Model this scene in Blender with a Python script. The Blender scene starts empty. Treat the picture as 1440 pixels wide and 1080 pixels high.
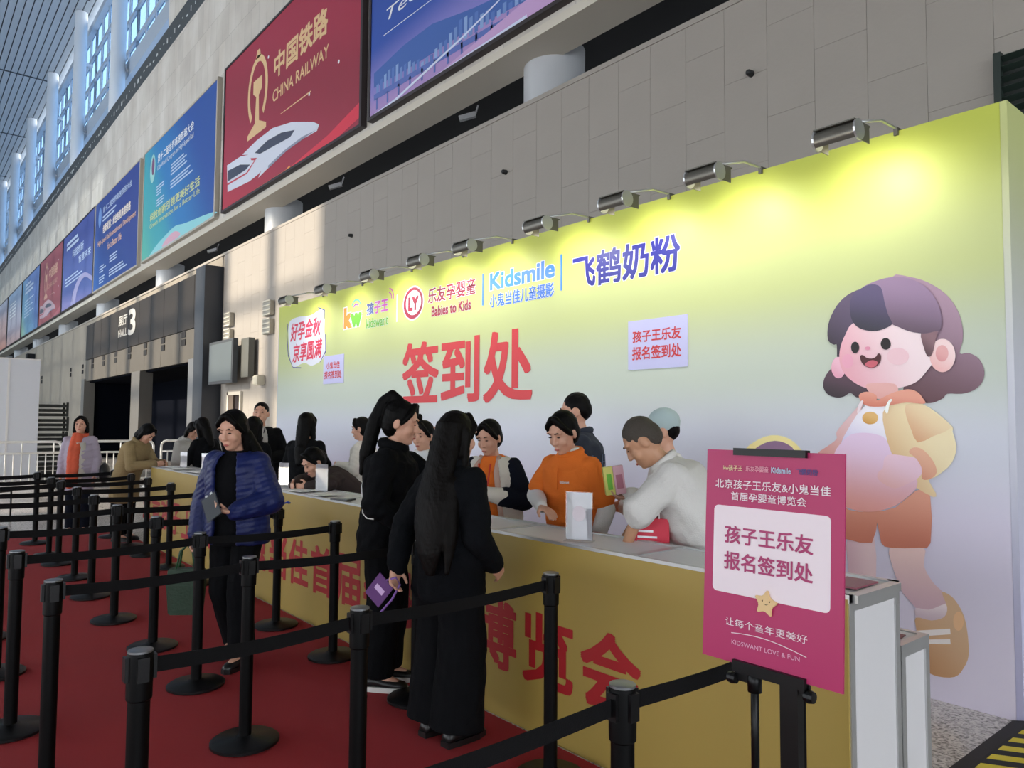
import bpy, bmesh, math, random
from mathutils import Vector, Matrix, noise
import numpy as np
random.seed(7)
SC = bpy.context.scene
COL = SC.collection
R = math.radians

# ------------------------------------------------------------------ camera
cd = bpy.data.cameras.new('camera')
cam = bpy.data.objects.new('camera', cd); COL.objects.link(cam)
cd.sensor_width = 36.0; cd.lens = 26.095; cd.clip_end = 400
yaw, pitch, roll = R(50.211), R(2.965), R(0.385)
fw = Vector((-math.sin(yaw)*math.cos(pitch), math.cos(yaw)*math.cos(pitch), math.sin(pitch)))
rt = Vector((math.cos(yaw), math.sin(yaw), 0)); up = rt.cross(fw)
r2 = rt*math.cos(roll)+up*math.sin(roll); u2 = -rt*math.sin(roll)+up*math.cos(roll)
cam.matrix_world = Matrix(((r2.x, u2.x, -fw.x, 0), (r2.y, u2.y, -fw.y, 0), (r2.z, u2.z, -fw.z, 1.6), (0, 0, 0, 1)))
SC.camera = cam

# ------------------------------------------------------------------ world, sun, exposure
wd = bpy.data.worlds.new('sky'); SC.world = wd; wd.use_nodes = True
bgn = wd.node_tree.nodes['Background']
bgn.inputs[0].default_value = (0.88, 0.94, 1.0, 1); bgn.inputs[1].default_value = 2.9
sl = bpy.data.lights.new('sun', 'SUN'); sl.energy = 3.4; sl.color = (1.0, 0.88, 0.70); sl.angle = R(1.2)
so = bpy.data.objects.new('sun', sl); COL.objects.link(so)
so.rotation_euler = Vector((0.32, 1.0, -0.36)).to_track_quat('-Z', 'Y').to_euler()
so.location = (-30, -40, 30)
vs = SC.view_settings
vs.view_transform = 'Standard'; vs.look = 'None'; vs.gamma = 1.0; vs.exposure = 0.95; vs.use_curve_mapping = False

# ------------------------------------------------------------------ helpers
def lin(c):
    if isinstance(c, str):
        c = c.lstrip('#'); c = [int(c[i:i+2], 16)/255 for i in (0, 2, 4)]
    return tuple((x/12.92 if x <= 0.04045 else ((x+0.055)/1.055)**2.4) for x in c[:3]) + (1.0,)

MATS = {}
def mat(name, col, rough=0.6, metal=0.0, var=0.0, vscale=6.0, bump=0.0, bscale=60.0, stretch=None, emit=0.0, spec=None, coat=0.0):
    if name in MATS: return MATS[name]
    m = bpy.data.materials.new(name); m.use_nodes = True; MATS[name] = m
    nt = m.node_tree; b = nt.nodes['Principled BSDF']
    c = lin(col)
    b.inputs['Base Color'].default_value = c
    b.inputs['Roughness'].default_value = rough; b.inputs['Metallic'].default_value = metal
    if spec is not None: b.inputs['Specular IOR Level'].default_value = spec
    if coat: b.inputs['Coat Weight'].default_value = coat
    if emit:
        b.inputs['Emission Color'].default_value = c; b.inputs['Emission Strength'].default_value = emit
    if var or bump:
        tc = nt.nodes.new('ShaderNodeTexCoord'); mp = nt.nodes.new('ShaderNodeMapping')
        nt.links.new(tc.outputs['Object'], mp.inputs[0])
        if stretch: mp.inputs['Scale'].default_value = stretch
    if var:
        n = nt.nodes.new('ShaderNodeTexNoise'); n.inputs['Scale'].default_value = vscale; n.inputs['Detail'].default_value = 5
        nt.links.new(mp.outputs[0], n.inputs['Vector'])
        mx = nt.nodes.new('ShaderNodeMix'); mx.data_type = 'RGBA'
        nt.links.new(n.outputs['Fac'], mx.inputs[0])
        mx.inputs[6].default_value = tuple(min(1, v*(1-var)) for v in c[:3])+(1,)
        mx.inputs[7].default_value = tuple(min(1, v*(1+var)) for v in c[:3])+(1,)
        nt.links.new(mx.outputs[2], b.inputs['Base Color'])
    if bump:
        n2 = nt.nodes.new('ShaderNodeTexNoise'); n2.inputs['Scale'].default_value = bscale; n2.inputs['Detail'].default_value = 3
        nt.links.new(mp.outputs[0], n2.inputs['Vector'])
        bp = nt.nodes.new('ShaderNodeBump'); bp.inputs['Strength'].default_value = bump; bp.inputs['Distance'].default_value = 0.02
        nt.links.new(n2.outputs['Fac'], bp.inputs['Height']); nt.links.new(bp.outputs[0], b.inputs['Normal'])
    return m

def gradmat(name, stops, axis='Z', rough=0.55, radial=False, rot=0.0):
    """printed colour gradient over the sheet (Generated coordinates of the sheet itself)"""
    if name in MATS: return MATS[name]
    m = bpy.data.materials.new(name); m.use_nodes = True; MATS[name] = m
    nt = m.node_tree; b = nt.nodes['Principled BSDF']; b.inputs['Roughness'].default_value = rough
    tc = nt.nodes.new('ShaderNodeTexCoord'); sx = nt.nodes.new('ShaderNodeSeparateXYZ')
    nt.links.new(tc.outputs['Generated'], sx.inputs[0])
    ca, sa = (1, 0) if axis == 'X' else (0, 1)
    if rot: ca, sa = math.cos(R(rot)), math.sin(R(rot))
    m1 = nt.nodes.new('ShaderNodeMath'); m1.operation = 'MULTIPLY'; m1.inputs[1].default_value = ca
    m2 = nt.nodes.new('ShaderNodeMath'); m2.operation = 'MULTIPLY_ADD'; m2.inputs[1].default_value = sa
    nt.links.new(sx.outputs['X'], m1.inputs[0]); nt.links.new(sx.outputs['Z'], m2.inputs[0]); nt.links.new(m1.outputs[0], m2.inputs[2])
    rp = nt.nodes.new('ShaderNodeValToRGB'); rp.color_ramp.interpolation = 'EASE'
    e = rp.color_ramp.elements
    while len(e) < len(stops): e.new(0.5)
    for el, (p, c) in zip(e, stops): el.position = p; el.color = lin(c)
    nt.links.new(m2.outputs[0], rp.inputs[0]); nt.links.new(rp.outputs[0], b.inputs['Base Color'])
    return m

class MB:
    def __init__(s): s.v = []; s.f = []
    def add(s, vs, fs):
        o = len(s.v); s.v += [tuple(x) for x in vs]; s.f += [tuple(i+o for i in f) for f in fs]; return s
    def box(s, x0, x1, y0, y1, z0, z1):
        v = [(x, y, z) for z in (z0, z1) for y in (y0, y1) for x in (x0, x1)]
        return s.add(v, [(0, 2, 3, 1), (4, 5, 7, 6), (0, 1, 5, 4), (2, 6, 7, 3), (0, 4, 6, 2), (1, 3, 7, 5)])
    def obox(s, c, ax, ay, az):
        c, ax, ay, az = Vector(c), Vector(ax), Vector(ay), Vector(az)
        v = [c+ax*i+ay*j+az*k for k in (-1, 1) for j in (-1, 1) for i in (-1, 1)]
        return s.add(v, [(0, 2, 3, 1), (4, 5, 7, 6), (0, 1, 5, 4), (2, 6, 7, 3), (0, 4, 6, 2), (1, 3, 7, 5)])
    def bar(s, p, q, w, h=None, upv=(0, 0, 1)):
        p, q = Vector(p), Vector(q); d = q-p; L = d.length; d.normalize()
        u = Vector(upv)
        if abs(d.dot(u)) > .98: u = Vector((0, 1, 0))
        a = d.cross(u).normalized(); b = a.cross(d)
        return s.obox((p+q)/2, d*L/2, a*w/2, b*(h or w)/2)
    def lathe(s, prof, n=20, c=(0, 0, 0)):
        v = []; f = []
        for r, z in prof:
            for i in range(n):
                a = 2*math.pi*i/n; v.append((c[0]+r*math.cos(a), c[1]+r*math.sin(a), c[2]+z))
        for k in range(len(prof)-1):
            for i in range(n):
                j = (i+1) % n; f.append((k*n+i, k*n+j, (k+1)*n+j, (k+1)*n+i))
        f.append(tuple(range(n-1, -1, -1))); f.append(tuple(range((len(prof)-1)*n, len(prof)*n)))
        return s.add(v, f)
    def tube(s, pts, r, n=8, closed=False):
        pts = [Vector(p) for p in pts]; rs = r if isinstance(r, (list, tuple)) else [r]*len(pts)
        v = []; f = []; K = len(pts); prev = None
        for k, p in enumerate(pts):
            a = pts[(k-1) % K] if (closed or k > 0) else p; b = pts[(k+1) % K] if (closed or k < K-1) else p
            d = (b-a).normalized()
            u = prev if prev is not None else (Vector((0, 0, 1)) if abs(d.z) < .9 else Vector((1, 0, 0)))
            x = d.cross(u)
            if x.length < 1e-4: x = d.cross(Vector((0, 1, 0)))
            x.normalize(); y = x.cross(d).normalized(); prev = y
            for i in range(n):
                t = 2*math.pi*i/n; v.append(p+(x*math.cos(t)+y*math.sin(t))*rs[k])
        M = K if closed else K-1
        for k in range(M):
            for i in range(n):
                j = (i+1) % n; k2 = (k+1) % K; f.append((k*n+i, k2*n+i, k2*n+j, k*n+j))
        if not closed: f.append(tuple(range(n))); f.append(tuple(range((K-1)*n+n-1, (K-1)*n-1, -1)))
        return s.add(v, f)
    def capsule(s, p, r0, q, r1, n=12, flat=None):
        """tapered capsule; flat=(axis, k) squashes it by k along axis"""
        p, q = Vector(p), Vector(q); d = q-p
        L = d.length; d = d/L if L > 1e-6 else Vector((0, 0, 1))
        u = Vector((0, 0, 1)) if abs(d.z) < .9 else Vector((1, 0, 0))
        x = d.cross(u).normalized(); y = x.cross(d)
        rings = [(p-d*r0*math.cos(t), r0*math.sin(t)) for t in (.25, .75, 1.2)]+[(p, r0), (q, r1)]+[(q+d*r1*math.cos(t), r1*math.sin(t)) for t in (1.2, .75, .25)]
        v = []; f = []
        for c, r in rings:
            for i in range(n):
                t = 2*math.pi*i/n; v.append(c+(x*math.cos(t)+y*math.sin(t))*r)
        for k in range(len(rings)-1):
            for i in range(n):
                j = (i+1) % n; f.append((k*n+i, (k+1)*n+i, (k+1)*n+j, k*n+j))
        f.append(tuple(range(n))); f.append(tuple(range(len(rings)*n-1, (len(rings)-1)*n-1, -1)))
        if flat:
            ax = Vector(flat[0]).normalized(); c = (p+q)/2
            v = [w-ax*((w-c).dot(ax))*(1-flat[1]) for w in v]
        return s.add(v, f)
    def ell(s, c, r, M=None, n=14, k=9):
        c = Vector(c); v = []; f = []
        for a in range(1, k):
            t = math.pi*a/k
            for i in range(n):
                p = 2*math.pi*i/n
                q = Vector((r[0]*math.sin(t)*math.cos(p), r[1]*math.sin(t)*math.sin(p), r[2]*math.cos(t)))
                v.append(c+(M @ q if M else q))
        for a in range(k-2):
            for i in range(n):
                j = (i+1) % n; f.append((a*n+i, (a+1)*n+i, (a+1)*n+j, a*n+j))
        top = Vector((0, 0, r[2])); v.append(c+(M @ top if M else top)); v.append(c-(M @ top if M else top))
        for i in range(n):
            j = (i+1) % n; f.append((len(v)-2, i, j)); f.append((len(v)-1, (k-2)*n+j, (k-2)*n+i))
        return s.add(v, f)
    def loft(s, rings):
        n = len(rings[0]); v = [p for r in rings for p in r]; f = []
        for k in range(len(rings)-1):
            for i in range(n):
                j = (i+1) % n; f.append((k*n+i, k*n+j, (k+1)*n+j, (k+1)*n+i))
        f.append(tuple(range(n-1, -1, -1))); f.append(tuple(range((len(rings)-1)*n, len(rings)*n)))
        return s.add(v, f)
    def prism(s, pts, y0, y1):
        """outline in the XZ plane given thickness along Y"""
        n = len(pts)
        v = [(x, y0, z) for x, z in pts]+[(x, y1, z) for x, z in pts]
        f = [tuple(range(n)), tuple(range(2*n-1, n-1, -1))]+[(i, i+n, (i+1) % n+n, (i+1) % n) for i in range(n)]
        return s.add(v, f)
    def mesh(s, name):
        m = bpy.data.meshes.new(name); m.from_pydata(s.v, [], s.f); m.validate(); m.update()
        return m
    def build(s, name, material, parent=None, smooth=False, bevel=0.0, fixn=True):
        m = s.mesh(name)
        if fixn or bevel:
            bm = bmesh.new(); bm.from_mesh(m)
            bmesh.ops.recalc_face_normals(bm, faces=bm.faces)
            if bevel: bmesh.ops.bevel(bm, geom=list(bm.edges), offset=bevel, segments=2, affect='EDGES', clamp_overlap=True)
            bm.to_mesh(m); bm.free()
        if material: m.materials.append(material)
        if smooth:
            m.polygons.foreach_set('use_smooth', [True]*len(m.polygons))
        return link(name, m, parent)

def link(name, data, parent=None):
    o = bpy.data.objects.new(name, data); COL.objects.link(o)
    if parent: o.parent = parent
    return o
def autosmooth(o, ang=40):
    m = o.data
    m.polygons.foreach_set('use_smooth', [True]*len(m.polygons)); 
    try: m.set_sharp_from_angle(angle=R(ang))
    except Exception: pass
    return o
def tag(o, label=None, cat=None, group=None, kind=None):
    if label: o['label'] = label
    if cat: o['category'] = cat
    if group: o['group'] = group
    if kind: o['kind'] = kind
    return o
def empty(name, loc=(0, 0, 0), rz=0.0):
    o = bpy.data.objects.new(name, None); COL.objects.link(o); o.location = loc; o.rotation_euler = (0, 0, rz); o.empty_display_size = .1
    return o
def recentre(root, loc):
    d = Vector(loc)-root.location
    root.location = loc
    for c in root.children: c.location = c.location-d
    return root
def copy_tree(o, parent=None):
    c = o.copy(); COL.objects.link(c)
    if parent: c.parent = parent
    for ch in list(o.children): copy_tree(ch, c)
    return c

TXT = {}
def raw_text(s, shear=0.0):
    cu = bpy.data.curves.new('t', 'FONT'); cu.body = s; cu.shear = shear; cu.resolution_u = 3
    ob = bpy.data.objects.new('t', cu); COL.objects.link(ob)
    dg = bpy.context.evaluated_depsgraph_get(); me = bpy.data.meshes.new_from_object(ob.evaluated_get(dg))
    v = [(p.co.x, p.co.y) for p in me.vertices]; f = [tuple(p.vertices) for p in me.polygons]
    bpy.data.objects.remove(ob); bpy.data.curves.remove(cu); bpy.data.meshes.remove(me)
    return v, f
def span(v): return min(a for a, b in v), max(a for a, b in v), min(b for a, b in v), max(b for a, b in v)
def text_geo(s, off=0.0, shear=0.0):
    key = (s, shear)
    if key not in TXT:
        G = '\u7ae5'
        if G in s:
            # this glyph is set from its two halves (its own outline does not fill)
            if 'adv' not in TXT: TXT['adv'] = span(raw_text('口口')[0])[1]-span(raw_text('口')[0])[1]
            b0, b1, b2, b3 = span(raw_text('重')[0])
            v, f = raw_text(s.replace(G, '\u3000'), shear) if s != G else ([], [])
            for i, ch in enumerate(s):
                if ch != G: continue
                for part, lo, hi, a, b in (('立', .50, 1.02, .02, .98), ('里', 0.0, .56, .03, .97)):
                    q, g = raw_text(part); x0, x1, y0, y1 = span(q); o = len(v)
                    W = b1-b0; Hh = b3-b2
                    v = v+[(TXT['adv']*i+b0+W*(a+(b-a)*(x-x0)/(x1-x0))+shear*(b2+Hh*(lo+(hi-lo)*(y-y0)/(y1-y0))), b2+Hh*(lo+(hi-lo)*(y-y0)/(y1-y0))) for x, y in q]
                    f = f+[tuple(k+o for k in p) for p in g]
        else: v, f = raw_text(s, shear)
        TXT[key] = (v, f)+span(v)
    return TXT[key]
def lettering(s, x0, x1, z0, z1, y, material, parent=None, off=0.012, shear=0.0, name='lettering', ref=None, grow=0.0, slope=0.0):
    """flat printed text filling the rectangle x0..x1, z0..z1 on a plane y that faces -Y; off thickens the strokes (in em)"""
    v, f, a, b, c, d = text_geo(s, 0.0, shear)
    base = off if ref is None else ref
    sx = (x1-x0)/(b-a+2*base); sz = (z1-z0)/(d-c+2*base)
    a -= base; c -= base
    sh = [(0, 0)]
    if off > .001:
        sh += [(off*i, off*k) for i in (-1, 0, 1) for k in (-1, 0, 1) if i or k]
        if off > .05: sh += [(off*i*.5, off*k*.5) for i in (-1, 0, 1) for k in (-1, 0, 1) if i or k]
    m = MB()
    for k, (dx, dz) in enumerate(sh):
        m.add([(x0+(p+dx-a)*sx, y-k*.00005, z0+(q+dz-c)*sz+slope*((p+dx-a)*sx)) for p, q in v], f)
    return m.build(name, material, parent, fixn=False)
def sheet(name, pts, y, material, parent, t=0.0006):
    """flat printed shape: outline in X,Z on plane y"""
    m = MB(); m.prism(pts, y, y+t); return m.build(name, material, parent)
def smooth_outline(pts, k=3):
    """closed Catmull-Rom through the outline"""
    n = len(pts); out = []
    for i in range(n):
        p0, p1, p2, p3 = [Vector(pts[(i+j) % n]) for j in (-1, 0, 1, 2)]
        for s in range(k):
            t = s/k
            out.append(tuple(.5*((2*p1)+(p2-p0)*t+(2*p0-5*p1+4*p2-p3)*t*t+(3*p1-p0-3*p2+p3)*t**3)))
    return out
def circle(cx, cz, rx, rz, n=28, a0=0, a1=360):
    full = abs(a1-a0) >= 360
    return [(cx+rx*math.cos(R(a0+(a1-a0)*i/(n if full else n-1))), cz+rz*math.sin(R(a0+(a1-a0)*i/(n if full else n-1)))) for i in range(n)]
def rrect(x0, x1, z0, z1, r, n=6):
    out = []
    for cx, cz, a in ((x1-r, z1-r, 0), (x0+r, z1-r, 90), (x0+r, z0+r, 180), (x1-r, z0+r, 270)):
        out += [(cx+r*math.cos(R(a+90*i/n)), cz+r*math.sin(R(a+90*i/n))) for i in range(n+1)]
    return out
ORD = ['', 'first', 'second', 'third', 'fourth', 'fifth', 'sixth', 'seventh', 'eighth', 'ninth', 'tenth', 'eleventh', 'twelfth']
FIG = {
 'back_hair': [(-2.003,2.519),(-1.898,2.503),(-1.798,2.456),(-1.702,2.374),(-1.642,2.275),(-1.616,2.169),(-1.618,2.086),(-1.634,2.017),(-1.587,2.017),(-1.534,1.978),(-1.51,1.906),(-1.523,1.846),(-1.565,1.802),(-1.629,1.783),(-1.705,1.785),(-1.729,1.759),(-1.783,1.734),(-1.833,1.735),(-1.882,1.762),(-1.954,1.807),(-1.909,1.979),(-1.944,2.31)],
 'curl': [(-2.411,1.961),(-2.451,1.904),(-2.458,1.845),(-2.426,1.797),(-2.366,1.776),(-2.319,1.783),(-2.277,1.805),(-2.238,1.775),(-2.192,1.78),(-2.103,1.789),(-2.102,1.856),(-2.292,1.955),(-2.363,1.982)],
 'side_hair': [(-2.191,2.47),(-2.284,2.441),(-2.356,2.38),(-2.406,2.291),(-2.422,2.21),(-2.414,2.15),(-2.378,2.124),(-2.36,2.122),(-2.356,2.017),(-2.316,1.956),(-2.209,2.111),(-2.072,2.324),(-2.091,2.462)],
 'ear_left': [(-2.304,1.97),(-2.306,1.948),(-2.313,1.929),(-2.324,1.914),(-2.337,1.905),(-2.352,1.902),(-2.367,1.906),(-2.38,1.917),(-2.39,1.933),(-2.397,1.953),(-2.399,1.975),(-2.396,1.996),(-2.389,2.015),(-2.378,2.03),(-2.364,2.04),(-2.35,2.042),(-2.335,2.038),(-2.322,2.027),(-2.312,2.011),(-2.306,1.991)],
 'face': [(-2.252,2.252),(-2.3,2.187),(-2.334,2.109),(-2.344,2.028),(-2.327,1.957),(-2.282,1.897),(-2.202,1.843),(-2.114,1.821),(-2.016,1.822),(-1.922,1.839),(-1.86,1.869),(-1.814,1.921),(-1.778,1.972),(-1.762,2.034),(-1.775,2.141),(-1.843,2.212),(-1.997,2.271),(-2.116,2.273)],
 'ear_right': [(-1.655,2.006),(-1.659,1.976),(-1.67,1.95),(-1.685,1.929),(-1.705,1.916),(-1.726,1.912),(-1.747,1.918),(-1.767,1.933),(-1.782,1.956),(-1.791,1.984),(-1.794,2.015),(-1.79,2.046),(-1.779,2.073),(-1.763,2.094),(-1.743,2.106),(-1.722,2.109),(-1.701,2.103),(-1.682,2.087),(-1.667,2.064),(-1.658,2.037)],
 'ear_hollow': [(-1.692,2.021),(-1.694,2.006),(-1.699,1.993),(-1.707,1.983),(-1.717,1.977),(-1.728,1.975),(-1.738,1.978),(-1.748,1.986),(-1.755,1.997),(-1.76,2.011),(-1.761,2.026),(-1.759,2.041),(-1.754,2.054),(-1.746,2.064),(-1.736,2.07),(-1.726,2.072),(-1.715,2.069),(-1.705,2.061),(-1.698,2.05),(-1.693,2.036)],
 'fringe_right': [(-2.191,2.47),(-2.112,2.504),(-2.003,2.517),(-1.899,2.493),(-1.808,2.429),(-1.751,2.341),(-1.725,2.253),(-1.73,2.164),(-1.765,2.156),(-1.824,2.149),(-1.905,2.169),(-1.967,2.202),(-2.009,2.228),(-2.039,2.298),(-2.054,2.367),(-2.113,2.442)],
 'fringe_left': [(-2.268,2.37),(-2.249,2.431),(-2.191,2.473),(-2.124,2.489),(-2.069,2.459),(-2.049,2.366),(-2.029,2.286),(-2.006,2.23),(-2.03,2.208),(-2.096,2.19),(-2.162,2.198),(-2.224,2.229),(-2.26,2.288)],
 'sideburn': [(-1.839,2.163),(-1.75,2.169),(-1.761,2.098),(-1.779,2.025),(-1.802,2.008),(-1.821,2.049)],
 'eye_l': [(-2.212,2.094),(-2.213,2.083),(-2.217,2.073),(-2.223,2.065),(-2.23,2.06),(-2.238,2.059),(-2.247,2.061),(-2.254,2.067),(-2.26,2.076),(-2.263,2.086),(-2.264,2.098),(-2.263,2.109),(-2.259,2.119),(-2.253,2.127),(-2.245,2.131),(-2.237,2.132),(-2.229,2.13),(-2.222,2.124),(-2.216,2.116),(-2.213,2.105)],
 'eye_r': [(-2.016,2.102),(-2.018,2.09),(-2.022,2.081),(-2.029,2.073),(-2.038,2.068),(-2.047,2.067),(-2.056,2.07),(-2.065,2.076),(-2.071,2.084),(-2.075,2.095),(-2.077,2.106),(-2.075,2.117),(-2.07,2.127),(-2.064,2.135),(-2.055,2.14),(-2.046,2.141),(-2.036,2.138),(-2.028,2.132),(-2.022,2.123),(-2.018,2.113)],
 'nose': [(-2.142,2.083),(-2.143,2.08),(-2.145,2.077),(-2.149,2.074),(-2.154,2.073),(-2.159,2.073),(-2.164,2.074),(-2.169,2.076),(-2.172,2.079),(-2.175,2.082),(-2.176,2.085),(-2.175,2.089),(-2.172,2.092),(-2.168,2.094),(-2.164,2.095),(-2.159,2.096),(-2.153,2.095),(-2.149,2.093),(-2.145,2.09),(-2.143,2.087)],
 'cheek_l': [(-2.252,2.008),(-2.254,1.994),(-2.26,1.982),(-2.268,1.972),(-2.278,1.966),(-2.29,1.964),(-2.301,1.967),(-2.312,1.974),(-2.32,1.985),(-2.325,1.998),(-2.327,2.013),(-2.324,2.027),(-2.319,2.039),(-2.31,2.049),(-2.3,2.055),(-2.288,2.057),(-2.277,2.054),(-2.267,2.046),(-2.259,2.036),(-2.254,2.023)],
 'cheek_r': [(-1.911,2.017),(-1.915,2.001),(-1.924,1.988),(-1.938,1.977),(-1.956,1.97),(-1.977,1.969),(-1.997,1.973),(-2.015,1.981),(-2.029,1.994),(-2.038,2.009),(-2.041,2.026),(-2.038,2.042),(-2.028,2.056),(-2.013,2.067),(-1.995,2.073),(-1.975,2.074),(-1.954,2.07),(-1.937,2.061),(-1.923,2.049),(-1.914,2.034)],
 'mouth': [(-2.207,2.031),(-2.199,2.044),(-2.182,2.04),(-2.165,2.024),(-2.132,2.018),(-2.107,2.028),(-2.096,2.046),(-2.083,2.045),(-2.076,2.03),(-2.08,1.998),(-2.1,1.97),(-2.133,1.957),(-2.172,1.97),(-2.197,1.996)],
 'tongue': [(-2.175,1.986),(-2.149,2.004),(-2.121,2.006),(-2.097,1.992),(-2.109,1.971),(-2.133,1.961),(-2.164,1.969)],
 'left_sleeve': [(-2.19,1.749),(-2.273,1.669),(-2.347,1.587),(-2.374,1.545),(-2.374,1.504),(-2.445,1.451),(-2.494,1.418),(-2.506,1.386),(-2.392,1.39),(-2.338,1.485),(-2.243,1.628)],
 'jacket': [(-2.025,1.726),(-1.941,1.74),(-1.842,1.728),(-1.755,1.667),(-1.681,1.593),(-1.681,1.565),(-1.662,1.483),(-1.676,1.41),(-1.711,1.353),(-1.781,1.294),(-1.816,1.273),(-1.778,1.201),(-1.792,1.177),(-1.888,1.226),(-1.932,1.275),(-2.022,1.415),(-2.066,1.57),(-2.074,1.678)],
 'sleeve_fold': [(-1.937,1.725),(-1.842,1.724),(-1.756,1.657),(-1.685,1.588),(-1.784,1.536),(-1.873,1.496),(-1.908,1.572),(-1.934,1.648)],
 'shirt': [(-2.176,1.728),(-2.064,1.717),(-2.056,1.629),(-2.03,1.492),(-2.154,1.539),(-2.244,1.537),(-2.349,1.464),(-2.274,1.608)],
 'belly': [(-2.392,1.401),(-2.338,1.485),(-2.275,1.537),(-2.194,1.55),(-2.115,1.54),(-2.058,1.511),(-2.022,1.415),(-1.986,1.358),(-1.887,1.287),(-1.888,1.221),(-1.934,1.17),(-2.009,1.107),(-2.124,1.062),(-2.223,1.053),(-2.324,1.073),(-2.375,1.115),(-2.406,1.215)],
 'shorts': [(-2.365,1.11),(-2.304,1.055),(-2.153,1.057),(-2.009,1.097),(-1.89,1.207),(-1.811,1.192),(-1.814,0.906),(-1.877,0.87),(-2.042,0.848),(-2.099,0.87),(-2.122,0.991),(-2.157,0.863),(-2.307,0.866),(-2.345,0.892)],
 'emblem': [(-2.104,1.643),(-2.106,1.631),(-2.113,1.62),(-2.124,1.611),(-2.138,1.606),(-2.153,1.604),(-2.168,1.605),(-2.182,1.611),(-2.193,1.62),(-2.2,1.631),(-2.202,1.643),(-2.2,1.656),(-2.192,1.667),(-2.181,1.676),(-2.167,1.681),(-2.152,1.683),(-2.137,1.681),(-2.123,1.675),(-2.112,1.667),(-2.106,1.656)],
 'neck': [(-2.168,1.859),(-1.995,1.852),(-1.996,1.765),(-2.126,1.767),(-2.153,1.802)],
 'hood': [(-2.22,1.79),(-2.169,1.81),(-2.111,1.787),(-2.106,1.752),(-2.062,1.776),(-1.996,1.804),(-1.921,1.818),(-1.867,1.8),(-1.837,1.761),(-1.828,1.728),(-1.932,1.737),(-2.016,1.724),(-2.073,1.715),(-2.151,1.716),(-2.2,1.739)],
 'cuff': [(-1.924,1.438),(-1.892,1.467),(-1.839,1.45),(-1.787,1.386),(-1.771,1.322),(-1.807,1.283),(-1.851,1.28),(-1.854,1.346),(-1.884,1.401)],
 'hand': [(-2.07,1.393),(-2.031,1.419),(-1.948,1.413),(-1.884,1.401),(-1.85,1.337),(-1.869,1.289),(-1.933,1.247),(-2.007,1.213),(-2.063,1.228),(-2.111,1.264),(-2.11,1.303),(-2.08,1.334)],
 'drawstring': [(-2.05,1.673),(-2.059,1.697),(-2.044,1.736),(-2.025,1.76),(-2.013,1.755),(-2.03,1.726),(-2.04,1.678)],
 'drawstring2': [(-2.232,1.679),(-2.221,1.729),(-2.202,1.754),(-2.19,1.749),(-2.206,1.709),(-2.222,1.674)],
 'leg_left': [(-2.311,0.888),(-2.144,0.908),(-2.146,0.484),(-2.165,0.437),(-2.184,0.171),(-2.296,0.144),(-2.304,0.589)],
 'leg_right': [(-2.049,0.862),(-1.857,0.887),(-1.853,0.762),(-1.802,0.673),(-1.752,0.627),(-1.726,0.55),(-1.74,0.487),(-1.82,0.453),(-1.886,0.45),(-1.905,0.509),(-1.978,0.587),(-2.017,0.68)],
 'sock': [(-1.905,0.509),(-1.832,0.514),(-1.754,0.559),(-1.728,0.564),(-1.736,0.488),(-1.82,0.45),(-1.899,0.454)],
 'shoe': [(-1.906,0.453),(-1.82,0.454),(-1.749,0.489),(-1.732,0.549),(-1.758,0.629),(-1.702,0.609),(-1.654,0.538),(-1.632,0.449),(-1.625,0.305),(-1.655,0.218),(-1.7,0.16),(-1.788,0.139),(-1.859,0.159),(-1.89,0.241),(-1.903,0.377)],
 'stripe1': [(-1.901,0.378),(-1.719,0.428),(-1.717,0.397),(-1.895,0.344)],
 'stripe2': [(-1.891,0.327),(-1.72,0.369),(-1.718,0.34),(-1.882,0.305)],
 'tab': [(-1.647,0.486),(-1.648,0.469),(-1.653,0.453),(-1.659,0.44),(-1.667,0.431),(-1.675,0.426),(-1.683,0.427),(-1.691,0.433),(-1.697,0.444),(-1.7,0.458),(-1.701,0.474),(-1.7,0.491),(-1.695,0.507),(-1.689,0.52),(-1.681,0.53),(-1.673,0.534),(-1.664,0.533),(-1.657,0.527),(-1.651,0.516),(-1.648,0.502)],
 'child_hood': [(-3.069,1.068),(-3.065,1.375),(-2.983,1.47),(-2.843,1.523),(-2.708,1.501),(-2.616,1.421),(-2.586,1.346),(-2.6,1.107),(-2.716,0.952),(-2.933,0.93)],
 'child_hair': [(-3.01,1.124),(-2.996,1.378),(-2.927,1.451),(-2.816,1.484),(-2.709,1.457),(-2.658,1.381),(-2.651,1.15)],
 'child_face': [(-2.671,1.197),(-2.678,1.152),(-2.7,1.11),(-2.733,1.075),(-2.775,1.051),(-2.821,1.039),(-2.869,1.042),(-2.912,1.06),(-2.946,1.09),(-2.968,1.13),(-2.975,1.177),(-2.967,1.224),(-2.944,1.267),(-2.909,1.302),(-2.865,1.326),(-2.818,1.335),(-2.771,1.33),(-2.73,1.311),(-2.697,1.281),(-2.677,1.241)],
}
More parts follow.
